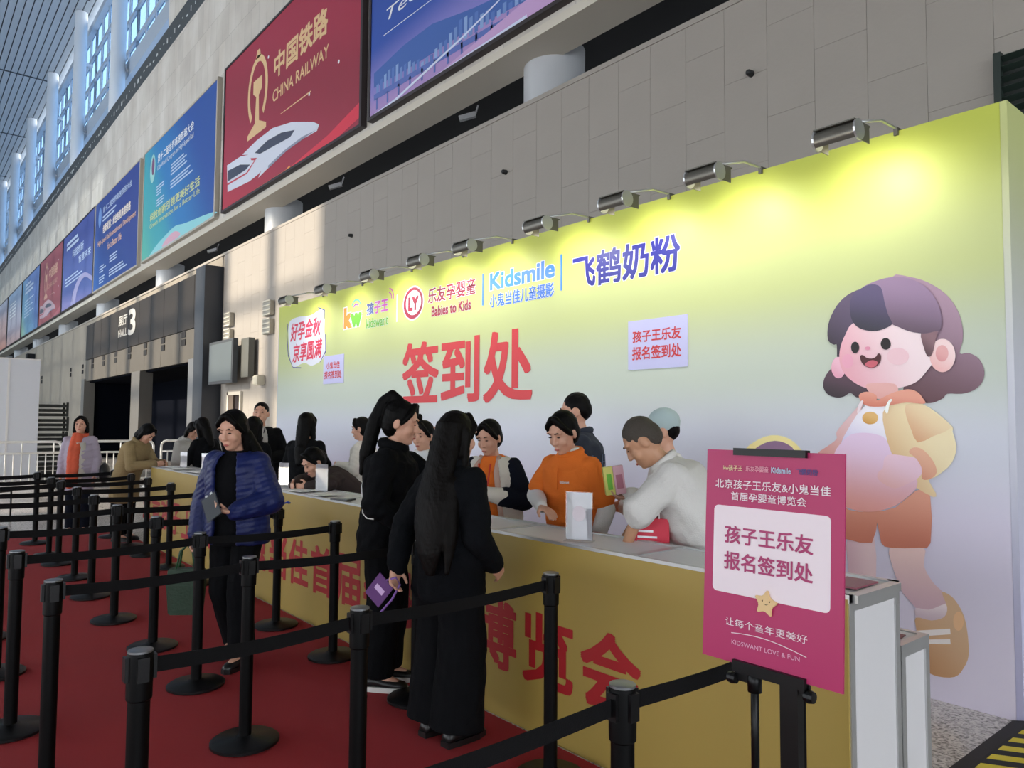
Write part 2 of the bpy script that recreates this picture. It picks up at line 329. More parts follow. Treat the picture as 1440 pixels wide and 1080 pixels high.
BIL = {
 'train_far': [(-17.875,8.064),(-16.959,8.149),(-16.005,8.154),(-14.932,7.96),(-13.87,7.628),(-13.603,7.491),(-13.696,7.393),(-14.196,7.414),(-14.723,7.456),(-15.275,7.421),(-15.956,7.33),(-16.789,7.218),(-16.38,7.526),(-17.05,7.835)],
 'train_far_window': [(-17.053,7.879),(-16.302,7.956),(-15.494,7.898),(-14.783,7.742),(-15.007,7.655),(-15.878,7.711),(-16.715,7.763)],
 'train_near': [(-18.942,8.084),(-17.995,8.053),(-17.166,7.889),(-16.276,7.539),(-16.268,7.414),(-16.794,7.303),(-17.352,7.275),(-18.848,7.373)],
 'train_near_window': [(-18.865,7.926),(-17.981,7.85),(-17.322,7.674),(-17.607,7.62),(-18.843,7.646)],
 'red_band': [(-16.228,6.751),(-15.057,6.858),(-13.211,7.158),(-11.796,7.388),(-11.72,7.102),(-12.753,6.987),(-14.511,6.793),(-15.719,6.709)],
 'orange_line': [(-17.332,6.992),(-15.204,6.993),(-15.02,7.041),(-14.965,6.873),(-16.989,6.91)],
 'emblem_c': [(-16.979,9.304)],
 'emblem_box': [(-17.738,10.362),(-16.272,8.318)],
 'zh': [(-16.003,9.827),(-15.921,9.306),(-13.326,9.787),(-13.299,9.181)],
 'en': [(-16.06,9.069),(-16.042,8.777),(-13.251,8.965),(-13.239,8.692)],
 'white_line': [(-15.568,8.338),(-14.028,8.317)],
 'hill': [(-11.42,7.731),(-10.433,7.855),(-9.584,7.864),(-8.756,7.698),(-8.462,7.642),(-7.3,7.476),(-7.298,7.231),(-8.751,7.37),(-10.056,7.391),(-11.412,7.472)],
 'viaduct': [(-11.408,7.342),(-10.054,7.292),(-8.748,7.243),(-7.297,7.166),(-7.296,7.084),(-8.747,7.152),(-10.051,7.193),(-11.404,7.235)],
 'streak1': [(-11.431,6.786),(-10.675,7.031),(-8.75,7.334),(-7.908,7.502),(-7.868,7.485),(-8.72,7.303),(-10.616,6.991),(-11.389,6.773)],
 'streak2': [(-9.629,6.887),(-8.568,7.01),(-7.296,7.035),(-7.295,6.954),(-8.508,6.934),(-9.561,6.854)],
 'T': [(-11.04,8.716),(-11.014,8.516),(-10.196,8.641),(-10.191,8.478)],
 'uline': [(-11.108,8.291),(-9.626,8.267)],
}
# ------------------------------------------------------------------ structure materials
def node_floor():
    m = bpy.data.materials.new('granite floor'); m.use_nodes = True; nt = m.node_tree; b = nt.nodes['Principled BSDF']
    tc = nt.nodes.new('ShaderNodeTexCoord')
    v = nt.nodes.new('ShaderNodeTexVoronoi'); v.inputs['Scale'].default_value = 70; nt.links.new(tc.outputs['Object'], v.inputs['Vector'])
    n = nt.nodes.new('ShaderNodeTexNoise'); n.inputs['Scale'].default_value = 55; n.inputs['Detail'].default_value = 4; nt.links.new(tc.outputs['Object'], n.inputs['Vector'])
    mx = nt.nodes.new('ShaderNodeMath'); mx.operation = 'MULTIPLY_ADD'; mx.inputs[1].default_value = .45
    nt.links.new(v.outputs['Color'], mx.inputs[0]); nt.links.new(n.outputs['Fac'], mx.inputs[2])
    rp = nt.nodes.new('ShaderNodeValToRGB'); e = rp.color_ramp.elements; e[0].position = .42; e[0].color = lin('#5f5c5c'); e[1].position = .85; e[1].color = lin('#d3cdc9')
    nt.links.new(mx.outputs[0], rp.inputs[0])
    br = nt.nodes.new('ShaderNodeTexBrick'); br.offset = 0; br.inputs['Scale'].default_value = 1.0; br.inputs['Brick Width'].default_value = 1.0; br.inputs['Row Height'].default_value = 1.0
    br.inputs['Mortar Size'].default_value = .004; br.inputs['Color1'].default_value = (1, 1, 1, 1); br.inputs['Color2'].default_value = (.9, .9, .9, 1); br.inputs['Mortar'].default_value = (.35, .34, .33, 1)
    nt.links.new(tc.outputs['Object'], br.inputs['Vector'])
    ml = nt.nodes.new('ShaderNodeMix'); ml.data_type = 'RGBA'; ml.blend_type = 'MULTIPLY'; ml.inputs[0].default_value = 1
    nt.links.new(rp.outputs[0], ml.inputs[6]); nt.links.new(br.outputs['Color'], ml.inputs[7]); nt.links.new(ml.outputs[2], b.inputs['Base Color'])
    b.inputs['Roughness'].default_value = .22
    return m
M_FLOOR = node_floor()
M_STONE = mat('grey stone slab', '#99928a', .62, var=.07, vscale=1.3, bump=.08, bscale=30)
M_JOINT = mat('grey joint', '#827c75', .9)
def node_upper():
    m = bpy.data.materials.new('upper stone'); m.use_nodes = True; nt = m.node_tree; b = nt.nodes['Principled BSDF']
    tc = nt.nodes.new('ShaderNodeTexCoord'); mp = nt.nodes.new('ShaderNodeMapping'); nt.links.new(tc.outputs['Object'], mp.inputs[0])
    mp.inputs['Rotation'].default_value = (R(90), 0, 0)
    br = nt.nodes.new('ShaderNodeTexBrick'); br.inputs['Scale'].default_value = 1; br.inputs['Brick Width'].default_value = .48; br.inputs['Row Height'].default_value = .9; br.inputs['Mortar Size'].default_value = .006
    br.inputs['Color1'].default_value = lin('#cdc7be'); br.inputs['Color2'].default_value = lin('#bfb9b0'); br.inputs['Mortar'].default_value = lin('#a39e96')
    nt.links.new(mp.outputs[0], br.inputs['Vector'])
    n = nt.nodes.new('ShaderNodeTexNoise'); n.inputs['Scale'].default_value = .9; n.inputs['Detail'].default_value = 6; nt.links.new(tc.outputs['Object'], n.inputs['Vector'])
    ml = nt.nodes.new('ShaderNodeMix'); ml.data_type = 'RGBA'; ml.blend_type = 'OVERLAY'; ml.inputs[0].default_value = .35
    nt.links.new(br.outputs['Color'], ml.inputs[6]); nt.links.new(n.outputs['Fac'], ml.inputs[7]); nt.links.new(ml.outputs[2], b.inputs['Base Color'])
    b.inputs['Roughness'].default_value = .6
    return m
M_UPPER = node_upper()
M_PLASTER = mat('pale soffit plaster', '#c9c2b4', .6)
M_DARK = mat('dark void', '#15161b', .9)
M_CEIL = mat('grey ceiling slat', '#a3abb3', .5)
M_CEILB = mat('ceiling void', '#3e444c', .9)
M_COLUMN = mat('white painted column', '#cfd6de', .45)
M_FRAME = mat('grey window frame', '#a3afbd', .5)
M_SILL = mat('dark sill strip', '#3f4446', .55, var=.1, vscale=3)
def glass(name, tint, t=.8, rough=.02):
    m = bpy.data.materials.new(name); m.use_nodes = True; nt = m.node_tree
    nt.nodes.remove(nt.nodes['Principled BSDF']); out = nt.nodes['Material Output']
    a = nt.nodes.new('ShaderNodeBsdfTransparent'); a.inputs[0].default_value = lin(tint); g = nt.nodes.new('ShaderNodeBsdfGlossy'); g.inputs['Roughness'].default_value = rough
    mx = nt.nodes.new('ShaderNodeMixShader'); mx.inputs[0].default_value = 1-t
    nt.links.new(a.outputs[0], mx.inputs[1]); nt.links.new(g.outputs[0], mx.inputs[2]); nt.links.new(mx.outputs[0], out.inputs[0])
    MATS[name] = m; return m
M_GLASS = glass('window glass', '#a3b6c8', .93)
M_ACRYL = glass('clear acrylic', '#f4f7f8', .9)

# ------------------------------------------------------------------ floor, carpet
tag(MB().box(-95, 25, -17, 14, -.3, 0).build('floor', M_FLOOR), kind='structure')
cp = MB().box(-12.1, -1.05, -3.0, 2.58, .0, .006).build('red_carpet', mat('red carpet', '#9b1820', .95, var=.10, vscale=2.0, bump=.25, bscale=500))
tag(cp, 'red carpet under the queue posts in front of the yellow counter', 'carpet')

# ------------------------------------------------------------------ back wall, lower stone wall with slabs
YW = 6.4
wl = MB()
wl.box(-19.4, 25, YW+.02, YW+.45, 0, 5.84)
wall_back = tag(wl.build('wall_back', M_JOINT), kind='structure')
def slab_mesh(h):
    return MB().box(-.239, .239, -.02, .02, -h/2+.001, h/2-.001).build('stone_slab', M_STONE, wall_back, bevel=.0008)
protos = {}
def slab(x, z0, z1):
    h = round(z1-z0, 3)
    if h not in protos:
        o = slab_mesh(h); protos[h] = o
    else:
        o = protos[h].copy(); COL.objects.link(o)
    o.location = (x, YW, (z0+z1)/2); return o
ncol = 44
for i in range(ncol):
    x = -18.95 + .48*i
    if x > 1.3: break
    shift = [0, .45, .0, .45, -.0, .45][i % 6]
    z = 5.84
    cuts = [5.84]
    zz = 5.46 if i % 2 == 0 else 5.04
    while zz > 0: cuts.append(round(zz, 2)); zz -= .9
    cuts.append(0.0)
    low = 0.0 if x < -11.0 else 2.7
    for a, b in zip(cuts[:-1], cuts[1:]):
        if a <= low: continue
        slab(x, b, a)
# coping on top of the stone wall
tag(MB().box(-19.4, 25, YW-.03, YW+.5, 5.84, 5.9).build('trim_1', M_STONE), kind='structure')
wl2 = MB(); wl2.box(-95, -35.6, YW, YW+.45, 0, 5.84); wl2.box(-35.6, -19.4, YW+.0, YW+.45, 5.56, 5.84)
tag(wl2.build('wall_back_far', mat('pale polished stone', '#938a7d', .45, var=.15, vscale=1.2, spec=.2)), kind='structure')
tag(MB().box(-95, -19.4, YW-.03, YW+.5, 5.84, 5.9).build('trim_2', M_STONE), kind='structure')
# small dark sensors on the slabs
for i, (x, z) in enumerate(((-4.0, 5.05), (-7.82, 5.05), (-12.3, 5.02))):
    s = MB(); s.capsule((x, YW-.02, z), .035, (x, YW-.07, z), .03)
    tag(s.build('wall_sensor', mat('black plastic', '#17181a', .5), smooth=True), ['small round dark sensor high on the grey wall right of the thick column', 'small round dark sensor high on the grey wall below the thick column', 'small round dark sensor on the pale wall above the yellow corner logo'][i], 'sensor', 'wall sensors')

gr = empty('wall_grille', (-1.9, YW-.03, 0)); tag(gr, 'dark green louvred grille on the wall behind the right end of the backdrop', 'grille')
MB().box(0, 4.0, -.01, .005, 2.0, 4.4).build('grille_back', mat('grille black', '#0d1411', .7), gr)
for q in range(30): MB().obox((2.0, -.03, 2.05+q*.08), (2.0, 0, 0), (0, .022, -.016), (0, .003, .004)).build('louvre_slat', mat('grille green', '#1f2b26', .5), gr)
for a in ((0, .05), (3.95, 4.0)): MB().box(a[0], a[1], -.06, 0, 2.0, 4.42).build('grille_frame', mat('grille green', '#1f2b26', .5), gr)
# void behind the gap, beam, upper wall
vd = MB(); vd.box(-95, 25, 11, 11.2, 5.9, 6.9); vd.box(-95, 25, 6.9, 11, 6.9, 7.0); vd.box(-95, 25, 6.86, 11, 5.5, 5.56)
tag(vd.build('ceiling_void', M_DARK), kind='structure')
uw = MB(); uw.box(-95, 25, YW, YW+.5, 6.78, 13.6)
tag(uw.build('wall_upper', M_UPPER), kind='structure')
bm_ = MB(); bm_.box(-95, 25, YW-.1, YW+.5, 6.66, 6.78)
tag(bm_.build('trim_3', M_PLASTER), kind='structure')
for k in range(8):
    x = -7.62-9.6*k
    c = MB(); c.lathe([(.44, 5.5), (.44, 6.9)], 28, (x, 7.1, 0))
    o = autosmooth(c.build('column', mat('grey column', '#b9bcc0', .4)))
    tag(o, 'thick grey round column in the dark gap under the billboards, %s from the right' % ORD[k+1], 'column', 'columns in the gap')
# security cameras in the gap
for k, (x, t) in enumerate(((-9.3, 'beside the nearest thick column'), (-13.9, 'under the red billboard'), (-21.6, 'under the teal billboard'))):
    s = MB(); s.bar((x, 6.95, 6.5), (x-.16, 6.75, 6.42), .08, .08); s.tube([(x, 6.95, 6.5), (x, 7.0, 6.66)], .015)
    tag(s.build('security_camera', mat('grey plastic', '#8f9094', .5)), 'small grey security camera in the dark gap ' + t, 'camera', 'security cameras')

# dark sill strip with small white marks, clerestory windows, columns, ceiling
tag(MB().box(-95, 25, YW, YW+.05, 13.6, 14.35).build('trim_4', M_SILL), kind='structure')
mk = MB()
rr = random.Random(3)
for i in range(150):
    x = -22-i*.42
    mk.box(x, x+rr.choice((.08, .16, .05)), YW-.012, YW, 13.85+rr.choice((0, .12)), 13.89+rr.choice((0, .12)))
tag(mk.build('sill_marks', mat('white mark', '#cfd3d4', .5), bpy.data.objects['trim_4']), kind='stuff')
CT = 22.9
for k in range(7):
    xa, xb = -25.6-9*k, -34.6-9*k
    w = empty('window_%d' % (k+1)); tag(w, kind='structure')
    mull = {}
    n = 6
    for i in range(n+1):
        x = xa-(9/n)*i
        if 'm' not in mull:
            mull['m'] = MB().box(-.07, .07, .0, .1, 14.3, CT).build('mullion', M_FRAME, w); mull['m'].location = (x, 7.5, 0)
        else:
            o = mull['m'].copy(); COL.objects.link(o); o.location = (x, 7.5, 0)
    for z, h, d in ((14.35, .1, .1), (16.3, .75, .3), (18.0, .18, .04), (19.4, .18, .04), (20.8, .18, .04), (22.2, .35, .2)):
        MB().box(xb, xa, 7.5-d, 7.6, z, z+h).build('transom', M_FRAME, w)
    zs = (14.45, 16.3, 17.05, 18.0, 18.18, 19.4, 19.58, 20.8, 20.98, 22.2)
    for z0, z1 in zip(zs[0::2], zs[1::2]):
        for i in range(n):
            x0 = xa-(9/n)*(i+1)+.08
            MB().box(x0, x0+9/n-.16, 7.55, 7.56, z0, z1).build('pane', M_GLASS, w)
tag(MB().box(-25.6, 25, 6.5, 7.6, 14.3, CT).build('wall_clerestory', M_UPPER), kind='structure')
for k in range(7):
    x = -25.6-9*k
    c = MB(); c.lathe([(.3, 13.9), (.3, CT-.02), (.0, CT-.015)], 20, (x, 6.8, 0)); c.tube([(x, 6.8, 16.6), (x, 7.4, 16.6)], .09); c.tube([(x, 6.8, 20.2), (x, 7.4, 20.2)], .09)
    o = autosmooth(c.build('column', M_COLUMN))
    tag(o, 'tall white round column in front of the high windows, %s from the right' % ORD[k+1], 'column', 'high window columns')
ce = MB().box(-95, 25, -17, 7.7, CT+.25, CT+.5); ceiling = tag(ce.build('ceiling', M_CEILB), kind='structure')
sp = None
for i in range(64):
    y = 7.3-.34*i
    if sp is None:
        sp = MB().box(-95, 25, -.145, .145, CT, CT+.06).build('ceiling_slat', M_CEIL, ceiling); o = sp
    else:
        o = sp.copy(); COL.objects.link(o)
    o.location = (0, y, 0)
for x in range(-90, 0, 12):
    MB().box(x-.06, x+.06, -17, 6.9, CT-.03, CT).build('ceiling_joint', M_CEILB, ceiling)

# unseen rear facade behind the photographer, openings shaped to steer sun and sky light: piers, tall glazing towards the far end, closed towards the near end
fa = MB()
fa.box(-21.0, 25, -17, -16.6, 4.6, CT+.4); fa.box(-42, -21.0, -17, -16.6, 14.8, CT+.4); fa.box(-95, -42, -17, -16.6, 20.5, CT+.4)
for i in range(38):
    x = 24.5-3.0*i; fa.box(x-.2, x+.2, -17, -16.6, 0, (20.5 if x < -42 else 14.8) if x < -20.5 else 4.6)
for z in (0, 4.5, 7.6, 10.6, 12.6, 16.0, 18.2): fa.box(-95, -42 if z > 15 else -21 if z > 4.6 else 25, -16.95, -16.7, z, z+.22)
fg = MB().box(-95, -42, -16.82, -16.8, .2, 20.5).build('dimming_glazing', glass('dimming facade glass', '#a9b0b6', .95))  # unseen panes added to dim sun and sky at the far end
wf = tag(fa.build('wall_front', mat('facade grey', '#b9b7b3', .6)), kind='structure')
fg.parent = wf
tag(MB().box(-95.3, -95, -17, 11, 0, CT+.4).build('wall_left', mat('facade grey', '#b9b7b3', .6)), kind='structure')
wr = MB()  # unseen end wall, set close with a low opening to add side light
for i in range(9): wr.box(8.6, 8.9, -17+3*i-.1, -17+3*i+.1, 0, 6.5)
wr.box(8.6, 9, -17, 7.6, 6.5, CT+.4); wr.box(8.7, 8.85, -17, 7.6, 0, .2); wr.box(8.7, 8.85, -17, 7.6, 3.0, 3.15)
tag(wr.build('wall_right', mat('facade grey', '#b9b7b3', .6)), kind='structure')

# ------------------------------------------------------------------ hall entrance: dark glass portal, openings, piers
M_PGL = mat('smoked glass panel', '#332f2c', .35, var=.45, vscale=.6, spec=.12)
M_BAND = mat('brushed grey band', '#5b5751', .5, spec=.15, var=.12, vscale=2.5)
M_PIER = mat('polished pier', '#75716b', .3, metal=.3)
pt = empty('hall_entrance', (-27.4, YW, 0)); tag(pt, 'dark glass hall entrance portal with two black openings and the big number 3', 'entrance')
def P(name, m, x0, x1, y0, y1, z0, z1): return MB().box(x0+27.4, x1+27.4, y0, y1, z0, z1).build(name, m, pt)
for i in range(11):
    x0 = -35.5+i*(16.1/11); P('glass_panel', M_PGL, x0+.01, x0+16.1/11-.01, -.25, -.2, 4.1, 5.55)
P('panel_backing', M_DARK, -35.5, -19.4, -.2, .4, 3.2, 5.56)
for i in range(8):
    x0 = -35.5+i*(15.3/8); P('band_panel', M_BAND, x0+.01, x0+15.3/8-.01, -.24, -.2, 3.2, 4.08)
for i in range(7):
    x0 = -34.2+i*2.05
    for zz in (3.68, 3.9): P('vent', M_DARK, x0, x0+.36, -.26, -.23, zz, zz+.17)
M_OPEN = mat('unlit opening', '#080b14', .95, spec=.05)  # near-black colour stands in for the unlit space inside the openings
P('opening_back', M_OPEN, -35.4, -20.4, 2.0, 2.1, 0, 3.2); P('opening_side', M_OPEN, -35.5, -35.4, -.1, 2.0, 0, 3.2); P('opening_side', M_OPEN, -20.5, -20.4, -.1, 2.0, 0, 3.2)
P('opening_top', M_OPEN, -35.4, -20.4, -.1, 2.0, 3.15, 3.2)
P('pier', M_PIER, -27.3, -26.2, -.3, .1, 0, 3.2); P('pier', M_PIER, -35.9, -35.3, -.3, .1, 0, 3.3)
P('pier', mat('grey pier', '#7f7f80', .3, metal=.4, var=.1, vscale=1.5), -21.05, -20.1, -.3, .4, 0, 3.25)
P('end_pier', mat('dark pier', '#393c42', .35, metal=.3), -20.1, -19.35, -.45, .4, 0, 5.56)
P('crate_panel', mat('tan board', '#9c8a74', .8), -23.6, -21.6, .6, .7, 0, 1.9)
M_SIGNW = mat('pale sign letters', '#c6c3bd', .4, metal=.3)
for t, x0, x1, z0, z1 in (('展厅', -2.2, -.9, 4.95, 5.3), ('HALL', -2.2, -.9, 4.55, 4.82), ('3', -.75, .25, 4.5, 5.4)):
    lettering(t, x0, x1, z0, z1, -.262, M_SIGNW, pt, off=.02)
# second far portal
p2 = empty('hall_entrance', (-62, YW, 0)); tag(p2, 'far dark entrance portal with a small red sign at the left edge', 'entrance')
MB().box(-7, 9.0, -.3, .1, 3.0, 5.3).build('glass_panel', M_PGL, p2); MB().box(-7, 9.0, -.12, 0, 0, 3.0).build('opening', M_OPEN, p2); MB().box(9.0, 9.8, -.4, .1, 0, 5.5).build('end_pier', M_DARK, p2)
MB().box(3, 6.5, -.34, -.3, 3.9, 4.4).build('red_sign', mat('red sign', '#b2454c', .5), p2)
# vents on the far stone wall
for i in range(5):
    x0 = -37.6-i*2.9-(6 if i > 1 else 0)
    vnt = MB()
    for zz in (3.62, 3.86): vnt.box(x0, x0+.3, YW-.02, YW+.01, zz, zz+.18)
    vnt.build('wall_vent', M_DARK, bpy.data.objects['wall_back_far'])

# wall left of the backdrop: monitor, doorway, speaker, light fixtures, notice
mo = empty('monitor', (-18.05, 6.05, 3.0)); tag(mo, 'grey wall monitor on a bracket beside the hall entrance', 'monitor')
MB().box(-.95, .75, -.06, .06, -.52, .52).build('housing', mat('dark grey plastic', '#3c3f43', .5), mo, bevel=.01)
MB().box(-.88, .68, -.068, -.06, -.45, .45).build('screen', mat('switched off screen', '#5d6466', .35), mo)
MB().box(-.2, .1, .06, .28, -.15, .15).build('bracket', M_DARK, mo)
MB().box(.78, 1.25, .12, .26, -.4, .5).build('side_box', mat('grey side box', '#565752', .6), mo)
dr = empty('door_1', (-18.2, YW-.02, 0)); tag(dr, kind='structure')
MB().box(-.32, .02, -.05, .0, 0, 2.22).build('door_leaf', mat('brown door', '#5f5145', .6), dr); MB().box(.02, .45, -.012, .0, 0, 2.22).build('door_opening', mat('deep brown', '#20171a', .9), dr)
MB().box(-.4, -.32, -.06, 0, 0, 2.3).build('door_frame', M_PLASTER, dr); MB().box(-.4, .53, -.06, 0, 2.22, 2.3).build('door_frame', M_PLASTER, dr); MB().box(.45, .53, -.06, 0, 0, 2.22).build('door_frame', M_PLASTER, dr)
sb = MB(); sb.box(-16.6, -16.3, YW-.2, YW-.022, 2.4, 2.62)
tag(sb.build('wall_speaker', mat('cream plastic', '#c9c2ae', .5), bevel=.02), 'small cream speaker box on the wall above the doorway', 'speaker')
for i, (x, t) in enumerate(((-18.6, 'left'), (-16.07, 'right'))):
    lb = empty('wall_light', (x, YW-.025, 3.88)); tag(lb, 'square louvred light fixture on the sunlit wall, %s one of the two' % t, 'light fixture', 'wall light fixtures')
    for zz in (-.36, .05): MB().box(-.22, .22, -.1, 0, zz, zz+.33).build('light_box', mat('grey metal', '#9b968a', .4, metal=.4), lb, bevel=.01); 
    for q in range(8): MB().box(-.2, .2, -.115, -.1, -.34+q*.1, -.31+q*.1).build('louvre', mat('pale louvre', '#d5cfbf', .4), lb)
nt_ = empty('notice', (-14.25, YW-.03, 1.55)); tag(nt_, 'white printed notice sheet on the wall beside the man', 'notice')
MB().box(-.45, .45, -.01, 0, -.55, .55).build('paper', mat('white paper', '#e4e2dd', .7), nt_)
for q in range(8): MB().box(-.35, .35-(q % 3)*.1, -.012, -.01, .4-q*.11, .44-q*.11).build('text_line', mat('grey print', '#9c9a98', .7), nt_)
# ------------------------------------------------------------------ billboards high on the wall
YB = 6.28
WHT = mat('white print', '#e6eaee', .5); GOLD = mat('gold print', '#e0bd8c', .45); PALE = mat('pale print', '#b9cbe4', .5)
M_BF = mat('pale billboard frame', '#b3aca0', .5); M_BFD = mat('dark billboard frame', '#2c2226', .5)
def billboard(label, x0, x1, face, dark):
    b = empty('billboard', (x0, YB, 6.92)); tag(b, label, 'billboard', 'billboards on the upper wall')
    W = x1-x0
    fm = M_BFD if dark else M_BF
    for n_, a in (('frame_side', (0, .08, 0, .12, 0, 3.8)), ('frame_side', (W-.08, W, 0, .12, 0, 3.8)), ('frame_bottom', (.08, W-.08, 0, .12, 0, .06)), ('frame_top', (.08, W-.08, 0, .12, 3.74, 3.8))):
        MB().box(*a).build(n_, fm, b)
    MB().box(.08, W-.08, .015, .11, .06, 3.74).build('printed_sheet', face, b)
    return b
def onb(b, pts): return [(min(7.4, max(.09, x-b.location.x)), max(.07, z-b.location.z)) for x, z in pts]
YP = .012
b1 = billboard('deep blue billboard with hills, pink light streaks and italic English lettering', -11.62, -4.1, gradmat('blue pink print', [(0, '#a98cc4'), (.14, '#7f7cc4'), (.34, '#2a4fa8'), (1, '#16347c')], rot=97), True)
lettering('Technology', .6, 4.0, 1.52, 1.80, YP, WHT, b1, off=.0, shear=.25)
sheet('hill_print', onb(b1, BIL['hill']), YP, mat('hill print', '#3e63ac', .55), b1)
rb = random.Random(5)
for i in range(34):
    x = .3+i*.13; z = .42+.1*math.sin(i*.4)+rb.random()*.08
    sheet('tower_print', [(x, .34), (x+.08, .34), (x+.08, z+.1), (x, z+.1)], YP-.001, mat('tower print %d' % (i % 3), ['#6f8fc8', '#5577bd', '#88a6d6'][i % 3], .55), b1)
sheet('viaduct_print', onb(b1, BIL['viaduct']), YP-.002, mat('viaduct print', '#5a6fb8', .55), b1)
for i in range(12):
    x = .3+i*.36; sheet('viaduct_pier_print', [(x, .13), (x+.05, .13), (x+.05, .33), (x, .33)], YP-.002, mat('viaduct print', '#5a6fb8', .55), b1)
sheet('pink_band_print', [(2.2, .07), (4.4, .33), (7.3, .75), (7.3, .07)], YP-.003, mat('pink band', '#c4a0cf', .55), b1)
for k in ('streak1', 'streak2'): sheet('streak_print', onb(b1, BIL[k]), YP-.004, mat('streak print', '#d3dcf3', .5), b1)
sheet('underline_print', onb(b1, [(-11.108, 8.285), (-9.4, 8.262), (-9.4, 8.275), (-11.108, 8.298)]), YP, WHT, b1)

def railway(b, s=1.0, haze=0.0):
    """emblem, Chinese and English lettering, two trains; drawn in the metres of the nearest red billboard"""
    gold = GOLD if not haze else mat('hazy gold', '#c79a86', .5)
    wht = mat('train white', '#d7dcea', .4) if not haze else mat('hazy train', '#c5a9b2', .5)
    o = (-19.3, 6.92)
    def q(pts): return [(min(7.35, max(.1, x-o[0])), max(.07, z-o[1])) for x, z in pts]
    ring = []
    for a in range(-50, 231, 10): ring.append((2.33+.62*math.cos(R(a)), 2.42+.86*math.sin(R(a))))
    for a in range(230, -51, -10): ring.append((2.33+.48*math.cos(R(a)), 2.42+.70*math.sin(R(a))))
    sheet('emblem_ring', ring, YP, gold, b); sheet('emblem_top', [(2.18, 3.22), (2.48, 3.22), (2.42, 3.42), (2.24, 3.42)], YP, gold, b)
    sheet('emblem_rail', [(1.75, 1.38), (2.9, 1.38), (2.9, 1.5), (2.46, 1.68), (2.41, 2.3), (2.6, 2.42), (2.6, 2.72), (2.06, 2.72), (2.06, 2.42), (2.25, 2.3), (2.2, 1.68), (1.75, 1.5)], YP, gold, b)
    lettering('中国铁路', 3.3, 6.0, 2.33, 2.92, YP, gold, b, off=.03)
    lettering('CHINA RAILWAY', 3.26, 6.06, 1.82, 2.09, YP, gold, b, off=.008)
    sheet('line_print', q([(-15.57, 8.33), (-14.03, 8.30), (-14.0, 8.33), (-15.57, 8.345)]), YP, gold, b)
    sheet('light_band', q(BIL['red_band']), YP, mat('light red band', '#d8324a', .5) if not haze else mat('hazy band', '#b0606c', .5), b)
    sheet('train', q(BIL['train_far']), YP-.001, wht, b); sheet('train_window', q(BIL['train_far_window']), YP-.002, mat('train window', '#4a4f63', .3), b)
    sheet('train', q(BIL['train_near']), YP-.003, wht, b); sheet('train_window', q(BIL['train_near_window']), YP-.004, mat('train window', '#4a4f63', .3), b)
    sheet('train_stripe', q([(-18.9, 7.55), (-17.5, 7.5), (-16.9, 7.72), (-17.3, 7.82), (-17.25, 7.76), (-17.05, 7.70), (-17.55, 7.54), (-18.9, 7.60)]), YP-.005, mat('train red stripe', '#c2354c', .5), b)
    sheet('train_shade', q([(-16.2, 7.35), (-15.3, 7.45), (-14.4, 7.48), (-13.75, 7.42), (-14.2, 7.42), (-15.2, 7.40), (-16.2, 7.28)]), YP-.005, mat('train grey', '#8f93a8', .5), b)
    sheet('light_streak', q(BIL['orange_line']), YP-.004, mat('orange streak', '#f0a25a', .5), b)
    for x, z in ((6.25, 2.95), (6.5, 1.55), (5.2, 1.36), (2.95, 3.0)): sheet('spark', circle(x, z, .04, .04, 8), YP, WHT, b)
b2 = billboard('red billboard with gold railway emblem, Chinese lettering and two white trains', -19.3, -11.85, gradmat('red print', [(0, '#b12a41'), (.35, '#a02a44'), (.7, '#8f2038'), (1, '#9d2540')], rot=60), True)
railway(b2)

def textblock(b, m, x, z, n, w, h=.05, gap=.1, seed=1, txt=None):
    r_ = random.Random(seed)
    for i in range(n):
        ww = w*(.55+.45*r_.random()); sheet('text_line', [(x, z-i*gap), (x+ww, z-i*gap), (x+ww, z-i*gap+h), (x, z-i*gap+h)], YP, m, b)
def congress(b, seed=1):
    lettering('第十二届世界高速铁路大会', 1.75, 5.5, 3.0, 3.28, YP, WHT, b, off=.02)
    lettering('12th World Congress on High-Speed Rail', 1.75, 5.5, 2.72, 2.92, YP, WHT, b, off=0)
b3 = billboard('teal to blue conference billboard between the red billboard and a dark blue one', -27.35, -19.8, gradmat('teal print', [(0, '#5cb6a4'), (.3, '#3fa3b0'), (.6, '#2a78b8'), (1, '#234f9e')], rot=22), False)
congress(b3)
sheet('emblem', circle(1.15, 2.98, .32, .48, 20), YP, mat('pale teal', '#9bd0cc', .5), b3); sheet('emblem_core', circle(1.2, 3.05, .17, .3, 16), YP-.001, mat('dark emblem', '#7a4a74', .5), b3)
textblock(b3, PALE, 1.7, 2.2, 4, .9, .04, .09, 2); textblock(b3, PALE, 3.3, 2.5, 4, 2.0, .045, .1, 3); textblock(b3, PALE, 3.3, 1.98, 3, 3.0, .045, .1, 4); textblock(b3, PALE, 1.7, 1.75, 3, 1.0, .04, .09, 6)
lettering('科技创新引领更美好生活', 1.0, 6.2, 1.2, 1.48, YP, mat('yellow print', '#d6dc8c', .5), b3, off=.015)
lettering('Green Innovation for a Better Life', 1.0, 6.2, .98, 1.14, YP, mat('yellow print', '#d6dc8c', .5), b3, off=0)
sheet('cloud_print', smooth_outline([(1.0, .08), (2.0, .3), (3.2, .45), (4.0, .5), (5.0, .38), (7.2, .2), (7.2, .07), (1.0, .07)], 3), YP, mat('cloud print', '#8fd0d8', .5), b3)
sheet('flower_print', smooth_outline([(2.6, .1), (3.0, .28), (3.8, .36), (4.4, .22), (4.3, .1)], 3), YP-.001, mat('pink print', '#d3a6b8', .5), b3)
